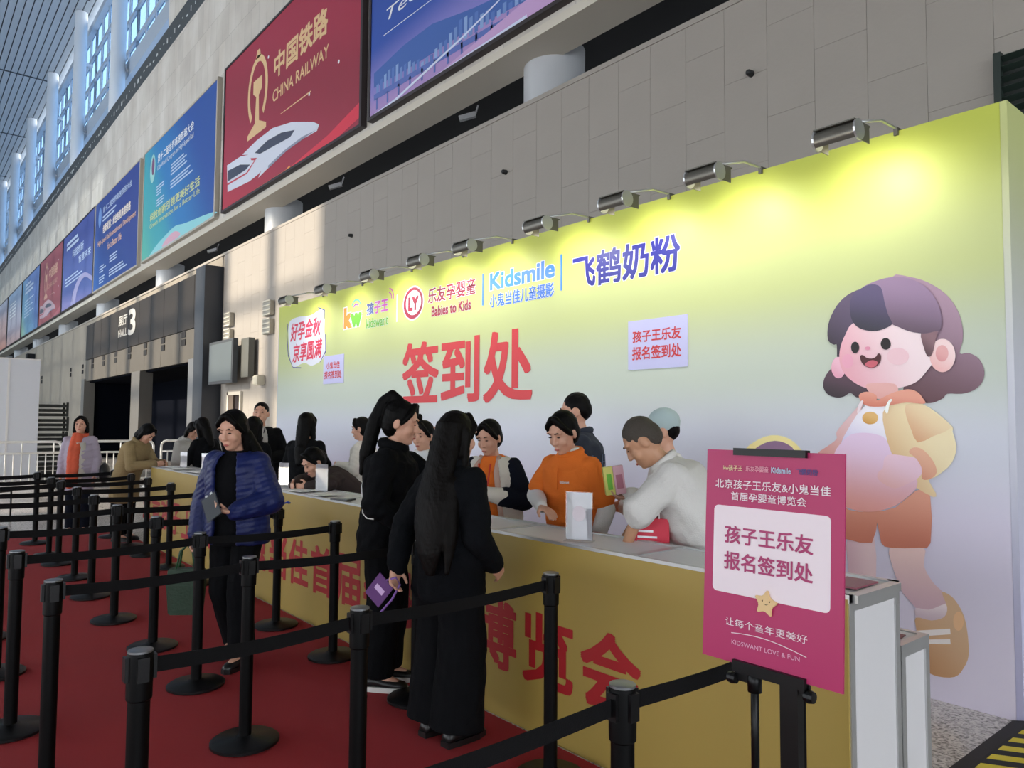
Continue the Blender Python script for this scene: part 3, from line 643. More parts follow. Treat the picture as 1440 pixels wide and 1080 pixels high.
b4 = billboard('royal blue billboard with bold pale headline, beside the teal billboard', -35.3, -27.85, gradmat('royal print', [(0, '#2a61ad'), (.5, '#24468f'), (1, '#29408c')], rot=40), False)
sheet('emblem', circle(.95, 3.05, .3, .42, 18), YP, mat('pale blue emblem', '#6d93cf', .5), b4)
lettering('第十二届世界高速铁路大会', 1.5, 6.3, 3.1, 3.36, YP, PALE, b4, off=.01); textblock(b4, PALE, 1.5, 2.9, 2, 3.4, .07, .14, 7)
lettering('创新发展：绿色智能高速铁路', 1.6, 6.2, 2.25, 2.6, YP, mat('cream print', '#e9ddcf', .5), b4, off=.03)
lettering('High-Speed Rail Innovation and Development', .7, 7.0, 1.8, 2.08, YP, mat('peach print', '#e2b79a', .5), b4, off=.015); lettering('for a Better Life', 2.6, 4.9, 1.42, 1.7, YP, mat('peach print', '#e2b79a', .5), b4, off=.015)
textblock(b4, PALE, 1.2, .9, 3, 1.2, .05, .11, 8); textblock(b4, PALE, 1.2, .45, 3, 1.3, .05, .11, 9); textblock(b4, PALE, 3.0, 1.05, 3, 1.6, .05, .11, 10); textblock(b4, PALE, 3.0, .5, 3, 3.0, .05, .11, 11)
b5 = billboard('violet blue billboard with a pale glowing globe, left of the royal blue one', -43.0, -35.4, gradmat('violet print', [(0, '#8b86bd'), (.3, '#5165a8'), (1, '#33458f')], rot=80), True)
textblock(b5, PALE, 1.0, 3.2, 2, 3.6, .14, .24, 12); lettering('科技创新', 2.6, 5.3, 2.35, 2.75, YP, PALE, b5, off=.01); lettering('智慧未来', 4.2, 7.0, 1.85, 2.2, YP, PALE, b5, off=.01); textblock(b5, PALE, .8, 1.5, 3, 5, .06, .16, 13)
sheet('globe_print', smooth_outline([(2.6, .08), (3.2, .7), (4.4, 1.15), (5.8, 1.2), (7.4, .8), (7.4, .6), (6.0, .98), (4.8, .9), (4.0, .5), (3.6, .08)], 3), YP, mat('globe print', '#a9a6d0', .5), b5)
b6 = billboard('second, smaller looking red billboard with gold emblem, farther down the wall', -50.6, -43.1, gradmat('hazy red print', [(0, '#a4585f'), (1, '#8f4452')], rot=70), True)  # colours paled to carry the sun haze over this far billboard
railway(b6, haze=1)
b7 = billboard('blue green billboard between the far red billboard and a pale one', -58.3, -50.85, gradmat('bluegreen print', [(0, '#9fc6a6'), (.4, '#6f9fc0'), (1, '#5a78b6')], rot=35), True)
textblock(b7, PALE, 1.4, 3.2, 3, 4.2, .14, .25, 14); textblock(b7, PALE, 1.4, 2.2, 6, 4, .06, .2, 15)
b8 = billboard('pale blue grey billboard, second from the left edge', -66.3, -58.6, gradmat('pale print sheet', [(0, '#c7a6a4'), (.45, '#b9b6c6'), (1, '#8ea6c4')], rot=85), True)
textblock(b8, WHT, 1.2, 2.9, 5, 4.5, .08, .24, 16)
b9 = billboard('pale peach billboard at the left edge, farthest down the wall', -73.95, -66.6, gradmat('peach sheet', [(0, '#d89a88'), (.5, '#c9a9a8'), (1, '#a9adc0')], rot=85), True)

# ------------------------------------------------------------------ backdrop
YD = 4.74
bd = empty('sign_in_backdrop', (0, YD, 0)); tag(bd, 'long yellow to lavender sign-in backdrop with sponsor logos and a cartoon mother', 'backdrop')
X0, X1, ZT = -11.58, -1.40, 3.43
M_BD = gradmat('backdrop print', [(0, '#efe5f7'), (.28, '#e2daee'), (.43, '#d2d4e1'), (.58, '#c2cbbd'), (.76, '#c0c98a'), (1, '#c4cd52')], rough=.5)
MB().box(X0, X1, 0, .03, .0, ZT).build('printed_front', M_BD, bd)
MB().box(X1-.001, X1+.035, .0, .45, 0, ZT).build('side_return', gradmat('return print', [(0, '#c3bfe0'), (.5, '#cfd0dc'), (1, '#c9cf8a')]), bd)
MB().box(X0, X1-.002, .03, .45, 0, ZT-.01).build('back_box', mat('grey box', '#8d8f92', .8), bd)
MB().box(X0-.02, X0, 0, .45, 0, ZT).build('side_return', mat('return left', '#b9b8c4', .6), bd)
NY = [-.0015]
RED = mat('red print', '#c8242e', .5); HALO = mat('white halo print', '#dfe2ee', .5); NAVY = mat('navy print', '#1c1e88', .5); SKYB = mat('sky blue print', '#3c84da', .5); MIDB = mat('mid blue print', '#2f6fcc', .5)
def T(s, x0, x1, z0, z1, m, off=.02, shear=0, halo=.0, y=-.003, slope=0):
    if halo: lettering(s, x0, x1, z0, z1, y+.0012, HALO, bd, off=off+halo, shear=shear, name='halo', ref=off, slope=slope)
    return lettering(s, x0, x1, z0, z1, y, m, bd, off=off, shear=shear, slope=slope)
lettering('签到处', -7.77, -5.38, 1.80, 2.54, -.003, mat('big red print', '#cf2a32', .5), bd, off=.022)
sheet('logo_cloud', smooth_outline([(-11.2, 3.12), (-10.9, 3.2), (-10.4, 3.18), (-9.98, 3.22), (-9.93, 2.9), (-9.9, 2.55), (-10.3, 2.42), (-10.6, 2.48), (-11.0, 2.44), (-11.15, 2.7)], 4), -.001, HALO, bd)
arc = [(-11.22+.06*math.cos(R(a)), 2.95+.28*math.sin(R(a))) for a in range(90, 271, 15)]
for pts in ([(-11.24, 3.14), (-11.27, 2.95), (-11.2, 2.62), (-11.0, 2.42), (-10.7, 2.40), (-10.7, 2.415), (-11.0, 2.435), (-11.18, 2.63), (-11.25, 2.95), (-11.22, 3.13)], [(-10.15, 3.26), (-9.95, 3.2), (-9.95, 3.08), (-9.93, 3.08), (-9.93, 3.21), (-10.15, 3.275)], [(-9.88, 2.85), (-9.86, 2.6), (-10.05, 2.45), (-10.05, 2.465), (-9.885, 2.61), (-9.9, 2.85)]):
    sheet('logo_outline', pts, -.002, NAVY, bd)
LRED = mat('logo red print', '#d6204a', .5)
T('好孕金秋', -11.12, -10.05, 2.83, 3.12, LRED, .022, .15, .035, slope=.02); T('京享圆满', -11.02, -9.99, 2.50, 2.79, LRED, .022, .15, .035, slope=.02)
T('k', -9.33, -9.11, 2.87, 3.16, mat('orange print', '#ef8a1d', .5), .06, 0, .04); T('w', -9.13, -8.82, 2.87, 3.06, mat('green print', '#67b52b', .5), .06, 0, .04)
for i, r_ in enumerate((.09, .15)):
    p = [(-8.98+r_*math.cos(R(a)), 3.1+r_*math.sin(R(a))) for a in range(30, 151, 15)]+[(-8.98+(r_-.025)*math.cos(R(a)), 3.1+(r_-.025)*math.sin(R(a))) for a in range(150, 29, -15)]
    sheet('signal_arc', p, -.003, mat('sky green', '#5fb3a0', .5) if i else mat('purple print', '#8d46b4', .5), bd)
T('孩', -8.69, -8.5, 2.99, 3.15, mat('violet print', '#6e4fc4', .5), .03, 0, .03); T('子王', -8.49, -8.14, 2.99, 3.15, mat('magenta print', '#c23fae', .5), .03, 0, .03)
T('kidswant', -8.69, -8.13, 2.82, 2.95, mat('green print', '#67b52b', .5), .012, 0, .02)
for r_ in (.07, .12):
    p = [(-8.12+r_*math.cos(R(a)), 3.16+r_*math.sin(R(a))) for a in range(-20, 91, 15)]+[(-8.12+(r_-.016)*math.cos(R(a)), 3.16+(r_-.016)*math.sin(R(a))) for a in range(90, -21, -15)]
    sheet('signal_arc', p, -.003, mat('magenta print', '#c23fae', .5), bd)
for x in (-7.92, -6.18, -4.98): MB().box(x-.012, x+.012, -.003, -.002, 2.83, 3.17).build('divider', HALO if x < -7 else SKYB, bd)
ring = circle(-7.55, 3.02, .225, .2, 32)
sheet('roundel', circle(-7.55, 3.02, .235, .21, 32), -.0015, HALO, bd)
m = MB(); n = 32; o_ = circle(-7.55, 3.02, .215, .19, n); i_ = circle(-7.545, 3.025, .17, .15, n)
m.add([(x, -.003, z) for x, z in o_+i_], [(k, (k+1) % n, n+(k+1) % n, n+k) for k in range(n)]); m.build('roundel_ring', RED, bd)
T('LY', -7.66, -7.43, 2.93, 3.1, RED, .05)
T('乐友孕婴童', -7.23, -6.31, 2.97, 3.15, RED, .018, 0, .03); T('Babies to Kids', -7.15, -6.39, 2.81, 2.93, RED, .03, 0, .02)
T('Kidsmile', -6.06, -5.07, 2.97, 3.15, SKYB, .028, 0, .03); T('小鬼当佳儿童摄影', -6.06, -5.08, 2.79, 2.93, MIDB, .02, 0, .03)
T('飞鹤奶粉', -4.83, -3.62, 2.81, 3.12, NAVY, .022, 0, .02)
# pasted paper cards
for lab, x0, x1, z0, z1, lines in (('lavender card with red Chinese text pasted right of the big red characters', -4.16, -3.55, 2.045, 2.455, (('孩子王乐友', -4.11, -3.61, 2.27, 2.37), ('报名签到处', -4.115, -3.61, 2.125, 2.235))), ('small lavender card with red Chinese text pasted below the corner logo', -9.93, -9.30, 2.13, 2.53, (('小鬼当佳', -9.83, -9.42, 2.34, 2.44), ('报名签到处', -9.89, -9.36, 2.2, 2.31)))):
    c = empty('paper_card', (x0, YD-.006, z0)); tag(c, lab, 'sign', 'pasted lavender cards')
    MB().box(0, x1-x0, 0, .004, 0, z1-z0).build('paper', mat('lavender paper', '#c3c3ea', .7), c)
    for s, a, b_, d, e in lines: lettering(s, a-x0, b_-x0, d-z0, e-z0, -.001, mat('card red', '#c8383f', .6), c, off=.022)

recentre(bd, (-6.5, YD, 0))
# printed cartoon mother (flat print on the backdrop)
fig = empty('printed_figure', (6.5, 0, 0)); fig.parent = bd
FY = [-.002]
FIGL = FIG
def S(name, key, a, b=None, rot=60, k=3):
    FY[0] -= .0003
    pts = smooth_outline(FIGL[key], k) if k > 1 else FIGL[key]
    br_ = lambda h: [min(1.0, int(h[i:i+2], 16)/255*1.08) for i in (1, 3, 5)]
    g = gradmat('fig '+key, [(0, br_(a)), (1, br_(b or a))], rot=rot)
    return sheet(name, pts, FY[0], g, fig, t=.0002)
S('child_hood', 'child_hood', '#c99a4a', '#f0dd9a'); S('child_hair', 'child_hair', '#5a3440', '#8a6a88'); S('child_face', 'child_face', '#e4b4ae')
S('back_hair', 'back_hair', '#5a3a40', '#a3879a', rot=75); S('back_hair', 'curl', '#2a2026', '#5d4352'); S('leg', 'leg_left', '#cfa9b2', '#e0c3c6', rot=10); S('leg', 'leg_right', '#caa8b4', '#e6c5c0', rot=0)
S('sock', 'sock', '#c9b3bd', '#ead9dc', rot=0); S('shoe', 'shoe', '#c08e64', '#d2ae8c', rot=60)
S('shoe_stripe', 'stripe1', '#efe3df', k=1); S('shoe_stripe', 'stripe2', '#efe3df', k=1); S('shoe_tab', 'tab', '#e3b78d')
S('shorts', 'shorts', '#c27560', '#d99a84', rot=90, k=2); S('sleeve', 'left_sleeve', '#c98e86', '#d9b6b8'); S('shirt', 'shirt', '#cdc4e0', '#e8e4f0', k=2)
S('jacket', 'jacket', '#d3a676', '#e6d5ae', rot=35, k=2); S('sleeve', 'sleeve_fold', '#d09872', '#e3cda6', rot=45, k=2)
S('belly', 'belly', '#d9968c', '#dcc2dc', rot=80); S('emblem', 'emblem', '#c58c3c', '#d9b070'); S('hand', 'hand', '#dba9a6', '#e2c0d0'); S('cuff', 'cuff', '#cd8a72', '#dca98e')
S('side_hair', 'side_hair', '#241c22', '#5d5068'); S('ear', 'ear_left', '#d492a8', '#e0b0c0')
S('face', 'face', '#d99aa8', '#e6d2d6', rot=20); S('ear', 'ear_right', '#dfa8a6', '#e9cdcd'); S('ear_hollow', 'ear_hollow', '#d08e90', '#dba4a4')
S('neck', 'neck', '#d39a94', '#dba8a4'); S('hood', 'hood', '#cb7764', '#dc9a86'); S('cheek', 'cheek_l', '#dc9db2'); S('cheek', 'cheek_r', '#e1bcc4'); S('sideburn', 'sideburn', '#4a3034', '#86666e'); S('fringe', 'fringe_right', '#51404a', '#927a96', rot=70); S('fringe', 'fringe_left', '#32303a', '#5a5070', rot=75)
S('eye', 'eye_l', '#1c1518'); S('eye', 'eye_r', '#1c1518'); S('nose', 'nose', '#d58ca4'); S('mouth', 'mouth', '#4a2024', k=2); S('tongue', 'tongue', '#c05c6a'); S('drawstring', 'drawstring', '#f3ece8', k=2); S('drawstring', 'drawstring2', '#e3d3d8', k=2)

# ------------------------------------------------------------------ floodlights on arms along the top edge
M_LAMP = mat('grey lamp housing', '#6d6a62', .4, metal=.5); M_ALU = mat('aluminium', '#c3c4c4', .35, metal=.7)
FX = [-2.08, -3.02, -3.84, -4.74, -5.81, -6.65, -7.70, -8.92, -10.1]
for k, x in enumerate(FX):
    f = empty('floodlight', (x, 4.22, 3.30)); tag(f, 'small grey floodlight on an arm over the backdrop, %s from the right' % ORD[k+1], 'floodlight', 'floodlights along the backdrop')
    hb = MB(); prof = [(0.06*math.cos(R(a)), .055*math.sin(R(a))) for a in range(20, 201, 20)]
    pr = [(y, z) for y, z in prof]
    n = len(pr)
    hb.add([(-.12, y, z) for y, z in pr]+[(.12, y, z) for y, z in pr], [tuple(range(n-1, -1, -1)), tuple(range(n, 2*n))]+[(i, i+1, n+i+1, n+i) for i in range(n-1)]+[(n-1, 0, n, 2*n-1)])
    o = hb.build('housing', M_LAMP, f); autosmooth(o, 50); o.rotation_euler = (R(35), 0, 0)
    for sx in (-.125, .125):
        MB().lathe([(.062, -.006), (.062, .006)], 16).build('end_cap', M_ALU, f).matrix_local = Matrix.Translation((sx, 0, .005)) @ Matrix.Rotation(R(90), 4, 'Y')
    MB().box(-.1, .1, -.035, .035, -.012, -.006).build('lens', mat('lamp lens', '#fff6df', .3, emit=6), f).rotation_euler = (R(60), 0, 0)
    hd_ = MB(); hd_.box(-.125, .125, -.05, .15, .052, .06); hd_.build('hood', M_LAMP, f)
    for sx in (-.127, .121): MB().box(sx, sx+.006, -.02, .13, -.05, .055).build('hood_side', M_LAMP, f)
    am = MB(); am.tube([(.11, .0, .05), (.12, .3, .14), (.12, .5, .145), (.12, .56, .1)], .009); am.build('arm', M_ALU, f, smooth=True)
    MB().box(.108, .132, .5, .57, .1, .15).build('clamp', M_LAMP, f)
    ld = bpy.data.lights.new('flood_beam', 'SPOT'); ld.energy = 11; ld.color = (1.0, .97, .90); ld.spot_size = R(150); ld.spot_blend = .9; ld.shadow_soft_size = .02
    lo = bpy.data.objects.new('flood_beam', ld); COL.objects.link(lo); lo.parent = f; lo.location = (0, .04, -.015); lo.rotation_euler = Vector((0, .62, -.78)).to_track_quat('-Z', 'Y').to_euler()

# ------------------------------------------------------------------ counter
ct = empty('sign_in_counter', (0, 0, 0)); tag(ct, 'long yellow sign-in counter with red Chinese lettering on its front', 'counter')
CX0, CX1, CY0, CY1 = -10.42, -1.27, 2.60, 3.0
M_YEL = mat('yellow print panel', '#a68d45', .5); M_WP = mat('white panel', '#d6d4d6', .45)
MB().box(CX0, CX1-.005, CY0, CY0+.01, .0, .985).build('yellow_front', M_YEL, ct)
CH = '北京孩子王乐友&小鬼当佳首届孕婴童博览会'
M_CR = mat('counter red', '#a5161d', .5)
for i, s in enumerate(CH):
    xc = -2.40-.43*(len(CH)-1-i)
    w_ = .19 if s != '&' else .15
    lettering(s, xc-w_, xc+w_, .255, .625, CY0-.002, M_CR, ct, off=.024, name='character')
nU = 9; uw_ = (CX1-CX0)/nU
for i in range(nU):
    a = CX0+i*uw_; b_ = a+uw_
    MB().box(a+.02, b_-.02, CY0+.03, CY1-.02, .985, .993).build('top_panel', M_WP, ct)
    MB().box(a, b_, CY0+.005, CY0+.03, .97, 1.0).build('top_rail', M_ALU, ct); MB().box(a, b_, CY1-.02, CY1+.01, .96, 1.0).build('top_rail', M_ALU, ct)
    MB().box(b_-.02, b_+.02, CY0+.03, CY1-.02, .97, .999).build('cross_rail', M_ALU, ct)
    MB().box(a+.02, b_-.02, CY1-.01, CY1, .02, .96).build('back_panel', M_WP, ct)
for y in (CY0+.01, CY1-.025): MB().box(CX1-.035, CX1, y, y+.035, 0, 1.0).build('end_post', M_ALU, ct)
MB().box(CX1-.03, CX1-.006, CY0+.045, CY1-.025, .02, .94).build('end_panel', M_WP, ct); MB().box(CX1-.03, CX1, CY0+.045, CY1-.025, .94, .985).build('end_rail', M_ALU, ct)
MB().box(CX0, CX0+.01, CY0+.01, CY1, 0, .985).build('end_panel', M_YEL, ct)
recentre(ct, (-5.85, 2.8, 0))
# lower display table behind the counter's end
dt = empty('display_table', (-1.27, 3.02, 0)); tag(dt, 'white aluminium framed display table behind the counter end, brochures on it', 'table')
for x in (-1.0, -.035):
    for y in (.0, .225): MB().box(x, x+.035, y, y+.035, 0, .75).build('post', M_ALU, dt)
MB().box(-.965, -.035, .01, .25, .735, .745).build('top_panel', M_WP, dt)
for y in (0, .235): MB().box(-.965, -.035, y, y+.025, .70, .75).build('top_rail', M_ALU, dt)
MB().box(-.03, -.0, .035, .225, .70, .75).build('end_rail', M_ALU, dt); MB().box(-.025, -.008, .035, .225, .02, .70).build('end_panel', M_WP, dt); MB().box(-.965, -.035, .008, .016, .02, .70).build('front_panel', M_WP, dt)
for i, (dx, dy, rz, c) in enumerate(((-.12, .1, 8, '#6b2f36'), (-.2, .12, -20, '#c99a86'), (-.3, .1, 12, '#7b2c34'), (-.42, .11, -6, '#5a2a2c'))):
    br = empty('brochure', (-1.27+dx, 3.02+dy+.02, .746+i*.002), R(rz)); tag(br, ['dark red brochure at the table corner', 'pinkish brochure fanned on the display table', 'crimson brochure under the pinkish one on the display table', 'brown brochure at the back of the display table'][i], 'brochure', 'brochures on the display table')
    MB().box(-.07, .07, -.05, .05, 0, .0025).build('cover', mat('cover '+c, c, .4), br); MB().box(-.05, .03, -.03, .02, .0025, .003).build('picture', mat('cover picture', '#d8b9a4', .4), br)
br = MB().box(-1.42, -1.3, 2.72, 2.9, 1.0, 1.006).build('brochure', mat('cover #8a4a58', '#8a4a58', .4)); tag(br, 'purple red brochure lying on the right end of the counter', 'brochure')

# yellow and black cable ramp
cr = empty('cable_cover', (-1.25, 4.75, 0)); tag(cr, 'black cable cover with a yellow and black hazard stripe on the floor', 'cable cover')
rp_ = MB(); rp_.add([(x, y, z) for y in (-1.9, 0) for x, z in ((-.17, 0), (-.09, .022), (.09, .022), (.17, 0))], [(0, 1, 2, 3), (4, 7, 6, 5), (0, 4, 5, 1), (1, 5, 6, 2), (2, 6, 7, 3), (3, 7, 4, 0)]); rp_.build('ramp', mat('black rubber', '#1b1b1d', .7), cr)
y = -1.9
i = 0
while y < -.1:
    st = MB(); y2 = y+.075; st.add([(-.075, y, .0225), (.075, y+.09, .0225), (.075, y2+.09, .0225), (-.075, y2, .0225)], [(0, 1, 2, 3)]); st.build('yellow_stripe', mat('hazard yellow', '#d9c41e', .5), cr); y += .15; i += 1

# ------------------------------------------------------------------ pink sign on its stand
ps = empty('pink_sign', (-1.10, 1.80, 0)); tag(ps, 'magenta sign-in poster sign on a black stand in front of the counter', 'sign')
M_PINK = mat('magenta poster print', '#b0205e', .45); M_PW = mat('pale pink print', '#ecdde4', .5); M_BLK = mat('black metal', '#0f0f11', .4, metal=.4)
pb = empty('poster', (0, 0, .945)); pb.parent = ps; pb.rotation_euler = (R(-3), 0, 0)
W2, H2 = .204, .582
MB().box(-W2, W2, 0, .006, 0, H2).build('poster_board', M_PINK, pb)
sheet('white_panel', rrect(-.175, .17, .185, .425, .014), -.0012, M_PW, pb)
def PT(s, x0, x1, z0, z1, m, off=.02): return lettering(s, x0, x1, z0, z1, -.0026, m, pb, off=off)
PT('北京孩子王乐友&小鬼当佳', -.172, .170, .474, .500, M_PW, .01); PT('首届孕婴童博览会', -.120, .105, .442, .466, M_PW, .01)
M_MT = mat('magenta text', '#a82c66', .5)
PT('孩子王乐友', -.138, .125, .322, .372, M_MT, .02); PT('报名签到处', -.138, .125, .250, .300, M_MT, .02)
PT('让每个童年更美好', -.130, .112, .098, .120, M_PW, .0); PT('KIDSWANT LOVE & FUN', -.108, .092, .050, .062, mat('soft pink text', '#e3abc8', .5), 0)
arcp = [(-.11+.22*t, .076+.014*math.sin(math.pi*(.1+.9*t))-.010*t) for t in [i/16 for i in range(17)]]
sheet('swoosh', arcp+[(x, z-.0018) for x, z in reversed(arcp)], -.0026, M_PW, pb)
for i, (s, a, b_, c) in enumerate((('kw孩子王', -.147, -.085, '#e0c9a0'), ('乐友孕婴童', -.075, -.005, '#e39aae'), ('Kidsmile', .003, .060, '#b4c6dc'), ('飞鹤奶粉', .075, .135, '#4a3d80'))):
    PT(s, a, b_, .524, .540, mat('logo '+c, c, .5), .02)
star = smooth_outline([(-.005+(.036 if k % 2 == 0 else .021)*math.sin(R(36*k+8)), .178+(.036 if k % 2 == 0 else .021)*math.cos(R(36*k+8))) for k in range(10)], 3)
sm = MB(); sm.prism(star, -.008, -.001); autosmooth(sm.build('star', mat('cream star', '#e3c08c', .5), pb, bevel=.002))
for x in (-.013, .008): sheet('star_eye', circle(x, .184, .0016, .0025, 8), -.009, M_DARK, pb)
sheet('star_smile', [(-.009, .178), (-.002, .174), (.006, .178), (-.002, .1755)], -.009, M_DARK, pb)
MB().box(-.11, .105, -.012, .012, .568, .588).build('top_clip', M_BLK, pb)
MB().box(-.10, .11, -.012, .016, -.018, .012).build('bottom_clip', M_BLK, ps).location = (0, 0, .945)
pl = MB(); pl.tube([(-.045, .012, .03), (-.045, .012, .62)], .0145, 12); pl.build('lower_pole', M_BLK, ps, smooth=True)
pl = MB(); pl.tube([(-.045, .012, .60), (-.045, .012, .94)], .011, 12); pl.tube([(-.045, .012, .88), (-.045, .012, .935)], .019, 12); pl.build('upper_pole', M_BLK, ps, smooth=True)
MB().box(.035, .085, .0, .03, .03, .94).build('flat_post', M_BLK, ps)
for x, z in ((-.105, .905), (.118, .915)): MB().lathe([(.014, -.012), (.017, 0), (.014, .012)], 12).build('knob', M_BLK, ps).matrix_local = Matrix.Translation((x, 0, z)) @ Matrix.Rotation(R(90), 4, 'Y')
for x, z in ((-.08, .905), (.095, .915)): MB().box(x-.02, x+.02, .004, .012, z-.005, z+.025).build('clip_bracket', M_BLK, ps)
MB().box(-.14, .2, -.11, .2, .006, .03).build('base_plate', M_BLK, ps, bevel=.004)

# ------------------------------------------------------------------ belt posts
M_POST = mat('black powder coat', '#040405', .5, spec=.12); M_BASE = mat('black base', '#0b0b0d', .4, spec=.3); M_BELT = mat('black webbing', '#08080a', .8, bump=.2, bscale=300, spec=.2); M_CAP = mat('grey cap', '#77797c', .35, metal=.6)
def make_post():
    s = empty('belt_post')
    autosmooth(MB().lathe([(.155, .006), (.165, .012), (.165, .024), (.15, .034), (.05, .042), (.04, .05)], 28).build('base', M_BASE, s))
    autosmooth(MB().lathe([(.031, .04), (.031, .80)], 18).build('pole', M_POST, s))
    hd = autosmooth(MB().lathe([(.031, .775), (.036, .78), (.037, .90), (.035, .915)], 18).build('head', M_POST, s))
    autosmooth(MB().lathe([(.035, .915), (.035, .921), (.028, .923)], 18).build('cap', M_CAP, s))
    for a in (0, 90, 180, 270):
        c = MB(); c.box(.034, .044, -.016, .016, .835, .905); o = c.build('belt_slot', M_BLK, s); o.rotation_euler = (0, 0, R(a))
    return s
post0 = make_post(); first = [True]
cols = [-1.33, -2.47, -3.69, -4.70, -5.67, -6.62, -7.60, -8.60, -9.55, -10.35, -11.30]
rows = [.55, 1.46, 2.35]
JIT = {(1, 1): (.0, -.12), (1, 0): (.05, .04), (2, 1): (-.04, -.06), (1, 2): (-.03, -.03), (0, 1): (.0, .03), (3, 0): (.09, -.03), (5, 1): (0, -.05), (6, 1): (-.02, -.03), (9, 1): (.15, 0)}
rl = ['in the row nearest the viewer', 'in the middle row', 'in the row along the counter']
rowl = {0: 'row farthest from the counter', 1: 'middle row', 2: 'row along the counter'}
BELTS = []
for ci, cx in enumerate(cols):
    pts = {}
    for ri, ry in enumerate(rows):
        j = JIT.get((ci, ri), (0, 0))
        if ci == 0 and ri == 0: ry = .45
        pts[ri] = (cx+j[0], ry+j[1])
    prev = None
    for ri in (0, 1, 2):
        x, y = pts[ri]
        if ci == 2 and ri == 2: y = 2.37
        p = post0 if first[0] else copy_tree(post0); first[0] = False
        p.location = (x, y, .0)
        tag(p, 'black belt post, %s, line %s from the pink sign' % (rowl[ri], ORD[ci+1]), 'belt post', 'queue belt posts')
        BELTS.append((p, x, y, pts.get(ri+1)))
for p, x, y, nxt in BELTS:
        if nxt:
            x2, y2 = nxt
            d = Vector((x2-x, y2-y, 0)); L = d.length; d.normalize(); n_ = Vector((-d.y, d.x, 0))
            vv = []; K = 8
            for k in range(K+1):
                t = k/K; q = d*(.045+t*(L-.09)); sag = -.012*math.sin(math.pi*t); tw = .0012
                for dz in (.846, .892):
                    vv.append(q+Vector((0, 0, dz+sag))-n_*tw); vv.append(q+Vector((0, 0, dz+sag))+n_*tw)
            ff = []
            for k in range(K):
                a = k*4; b_ = a+4
                for e, g_ in ((0, 1), (1, 3), (3, 2), (2, 0)): ff.append((a+e, a+g_, b_+g_, b_+e))
            MB().add(vv, ff).build('belt', M_BELT, p)
# blue cloth strip left on one post
bt = MB(); bt.loft([[(x, y, z+h) for (y, h) in ((-.02, 0), (.02, 0), (.025, .006), (0, .012), (-.022, .006))] for x, z in ((-.07, .0), (-.03, .008), (.0, .012), (.03, .014), (.07, .03), (.085, .022))])
o = bt.build('blue_strap', mat('blue cloth', '#1f3fae', .6), smooth=True); o.location = (-5.68, 2.36, .93); o.rotation_euler = (0, 0, R(40)); tag(o, 'bright blue strap lying on top of a belt post by the counter', 'strap')

# ------------------------------------------------------------------ white crowd barriers, tall white box, crates at the far left
M_WT = mat('white tube', '#e3e3e0', .4)
def barrier(x, y0, y1, label):
    b = empty('crowd_barrier', (x, y0, 0)); tag(b, label, 'barrier', 'white crowd barriers'); L = y1-y0
    m = MB(); r_ = .12
    pts = [(0, 0, .03), (0, 0, 1.1-r_)]+[(0, r_-r_*math.cos(R(a)), 1.1-r_+r_*math.sin(R(a))) for a in (30, 60, 90)]+[(0, L-r_+r_*math.sin(R(a)), 1.1-r_+r_*math.cos(R(a))) for a in (0, 30, 60, 90)]+[(0, L, .03)]
    m.tube(pts, .028, 8); m.build('frame', M_WT, b, smooth=True)
    for z in (.85, .22): MB().tube([(0, 0, z), (0, L, z)], .022, 8).build('rail', M_WT, b, smooth=True)
    n = int(L/.14)
    for i in range(1, n):
        y = L*i/n
        if i % 4 == 0: MB().tube([(0, y, .85), (0, y, 1.09)], .016, 6).build('bar', M_WT, b, smooth=True)
        MB().tube([(0, y, .22), (0, y, .85)], .012, 6).build('bar', M_WT, b, smooth=True)
    for y in (.15, L-.15): MB().box(-.25, .25, y-.03, y+.03, 0, .03).build('foot', M_WT, b)
barrier(-19.4, 1.0, 2.95, 'white tubular crowd barrier behind the woman in the orange scarf, at the left edge')
barrier(-19.3, 3.0, 4.85, 'white tubular crowd barrier behind the woman in the khaki coat')
barrier(-19.2, 5.0, 5.85, 'white tubular crowd barrier in front of the right dark opening')
tb = empty('tall_box', (-24.0, 2.35, 0)); tag(tb, 'tall plain white box standing behind the barrier at the left edge', 'box')
MB().box(-.7, 0, -.45, .72, 0, 3.22).build('body', mat('white board', '#dcdfe6', .6), tb); MB().box(-.7, .02, -.02, .03, 0, 3.24).build('corner_trim', mat('pale trim', '#e8e6e4', .5), tb); MB().box(-.72, .02, -.46, .73, 3.22, 3.25).build('lid', mat('pale trim', '#e8e6e4', .5), tb)
M_CRATE = mat('dark crate', '#2f3230', .7)
for k in range(5):
    c = empty('crate', (-25.2+.1*(k % 2), 3.5, .42*k)); tag(c, 'dark slatted crate beside the tall white box, %s from the floor' % ORD[k+1], 'crate', 'stacked crates')
    for z in (.0, .13, .26): 
        MB().box(-.3, .3, -.42, .42, z+.01, z+.09).build('slat', M_CRATE, c)
    for x, y in ((-.28, -.4), (.28, -.4), (-.28, .4), (.28, .4)): MB().box(x-.03, x+.03, y-.03, y+.03, 0, .41).build('corner_post', M_CRATE, c)
ch = empty('office_chair', (-14.75, 1.12, 0), R(-50)); tag(ch, 'black chair with rounded back at the left edge of the view', 'chair')
cb_ = MB(); cb_.prism(rrect(-.22, .22, .5, .95, .12), -.03, .03); autosmooth(cb_.build('backrest', M_BLK, ch, bevel=.012)); MB().box(-.22, .22, .0, .44, .42, .48).build('seat', M_BLK, ch, bevel=.02)
for x in (-.2, .2):
    for y in (.02, .4): MB().tube([(x, y, 0), (x, y, .43)], .014, 8).build('leg', M_BLK, ch, smooth=True)
MB().box(-.03, .03, -.02, .02, .46, .6).build('back_support', M_BLK, ch)

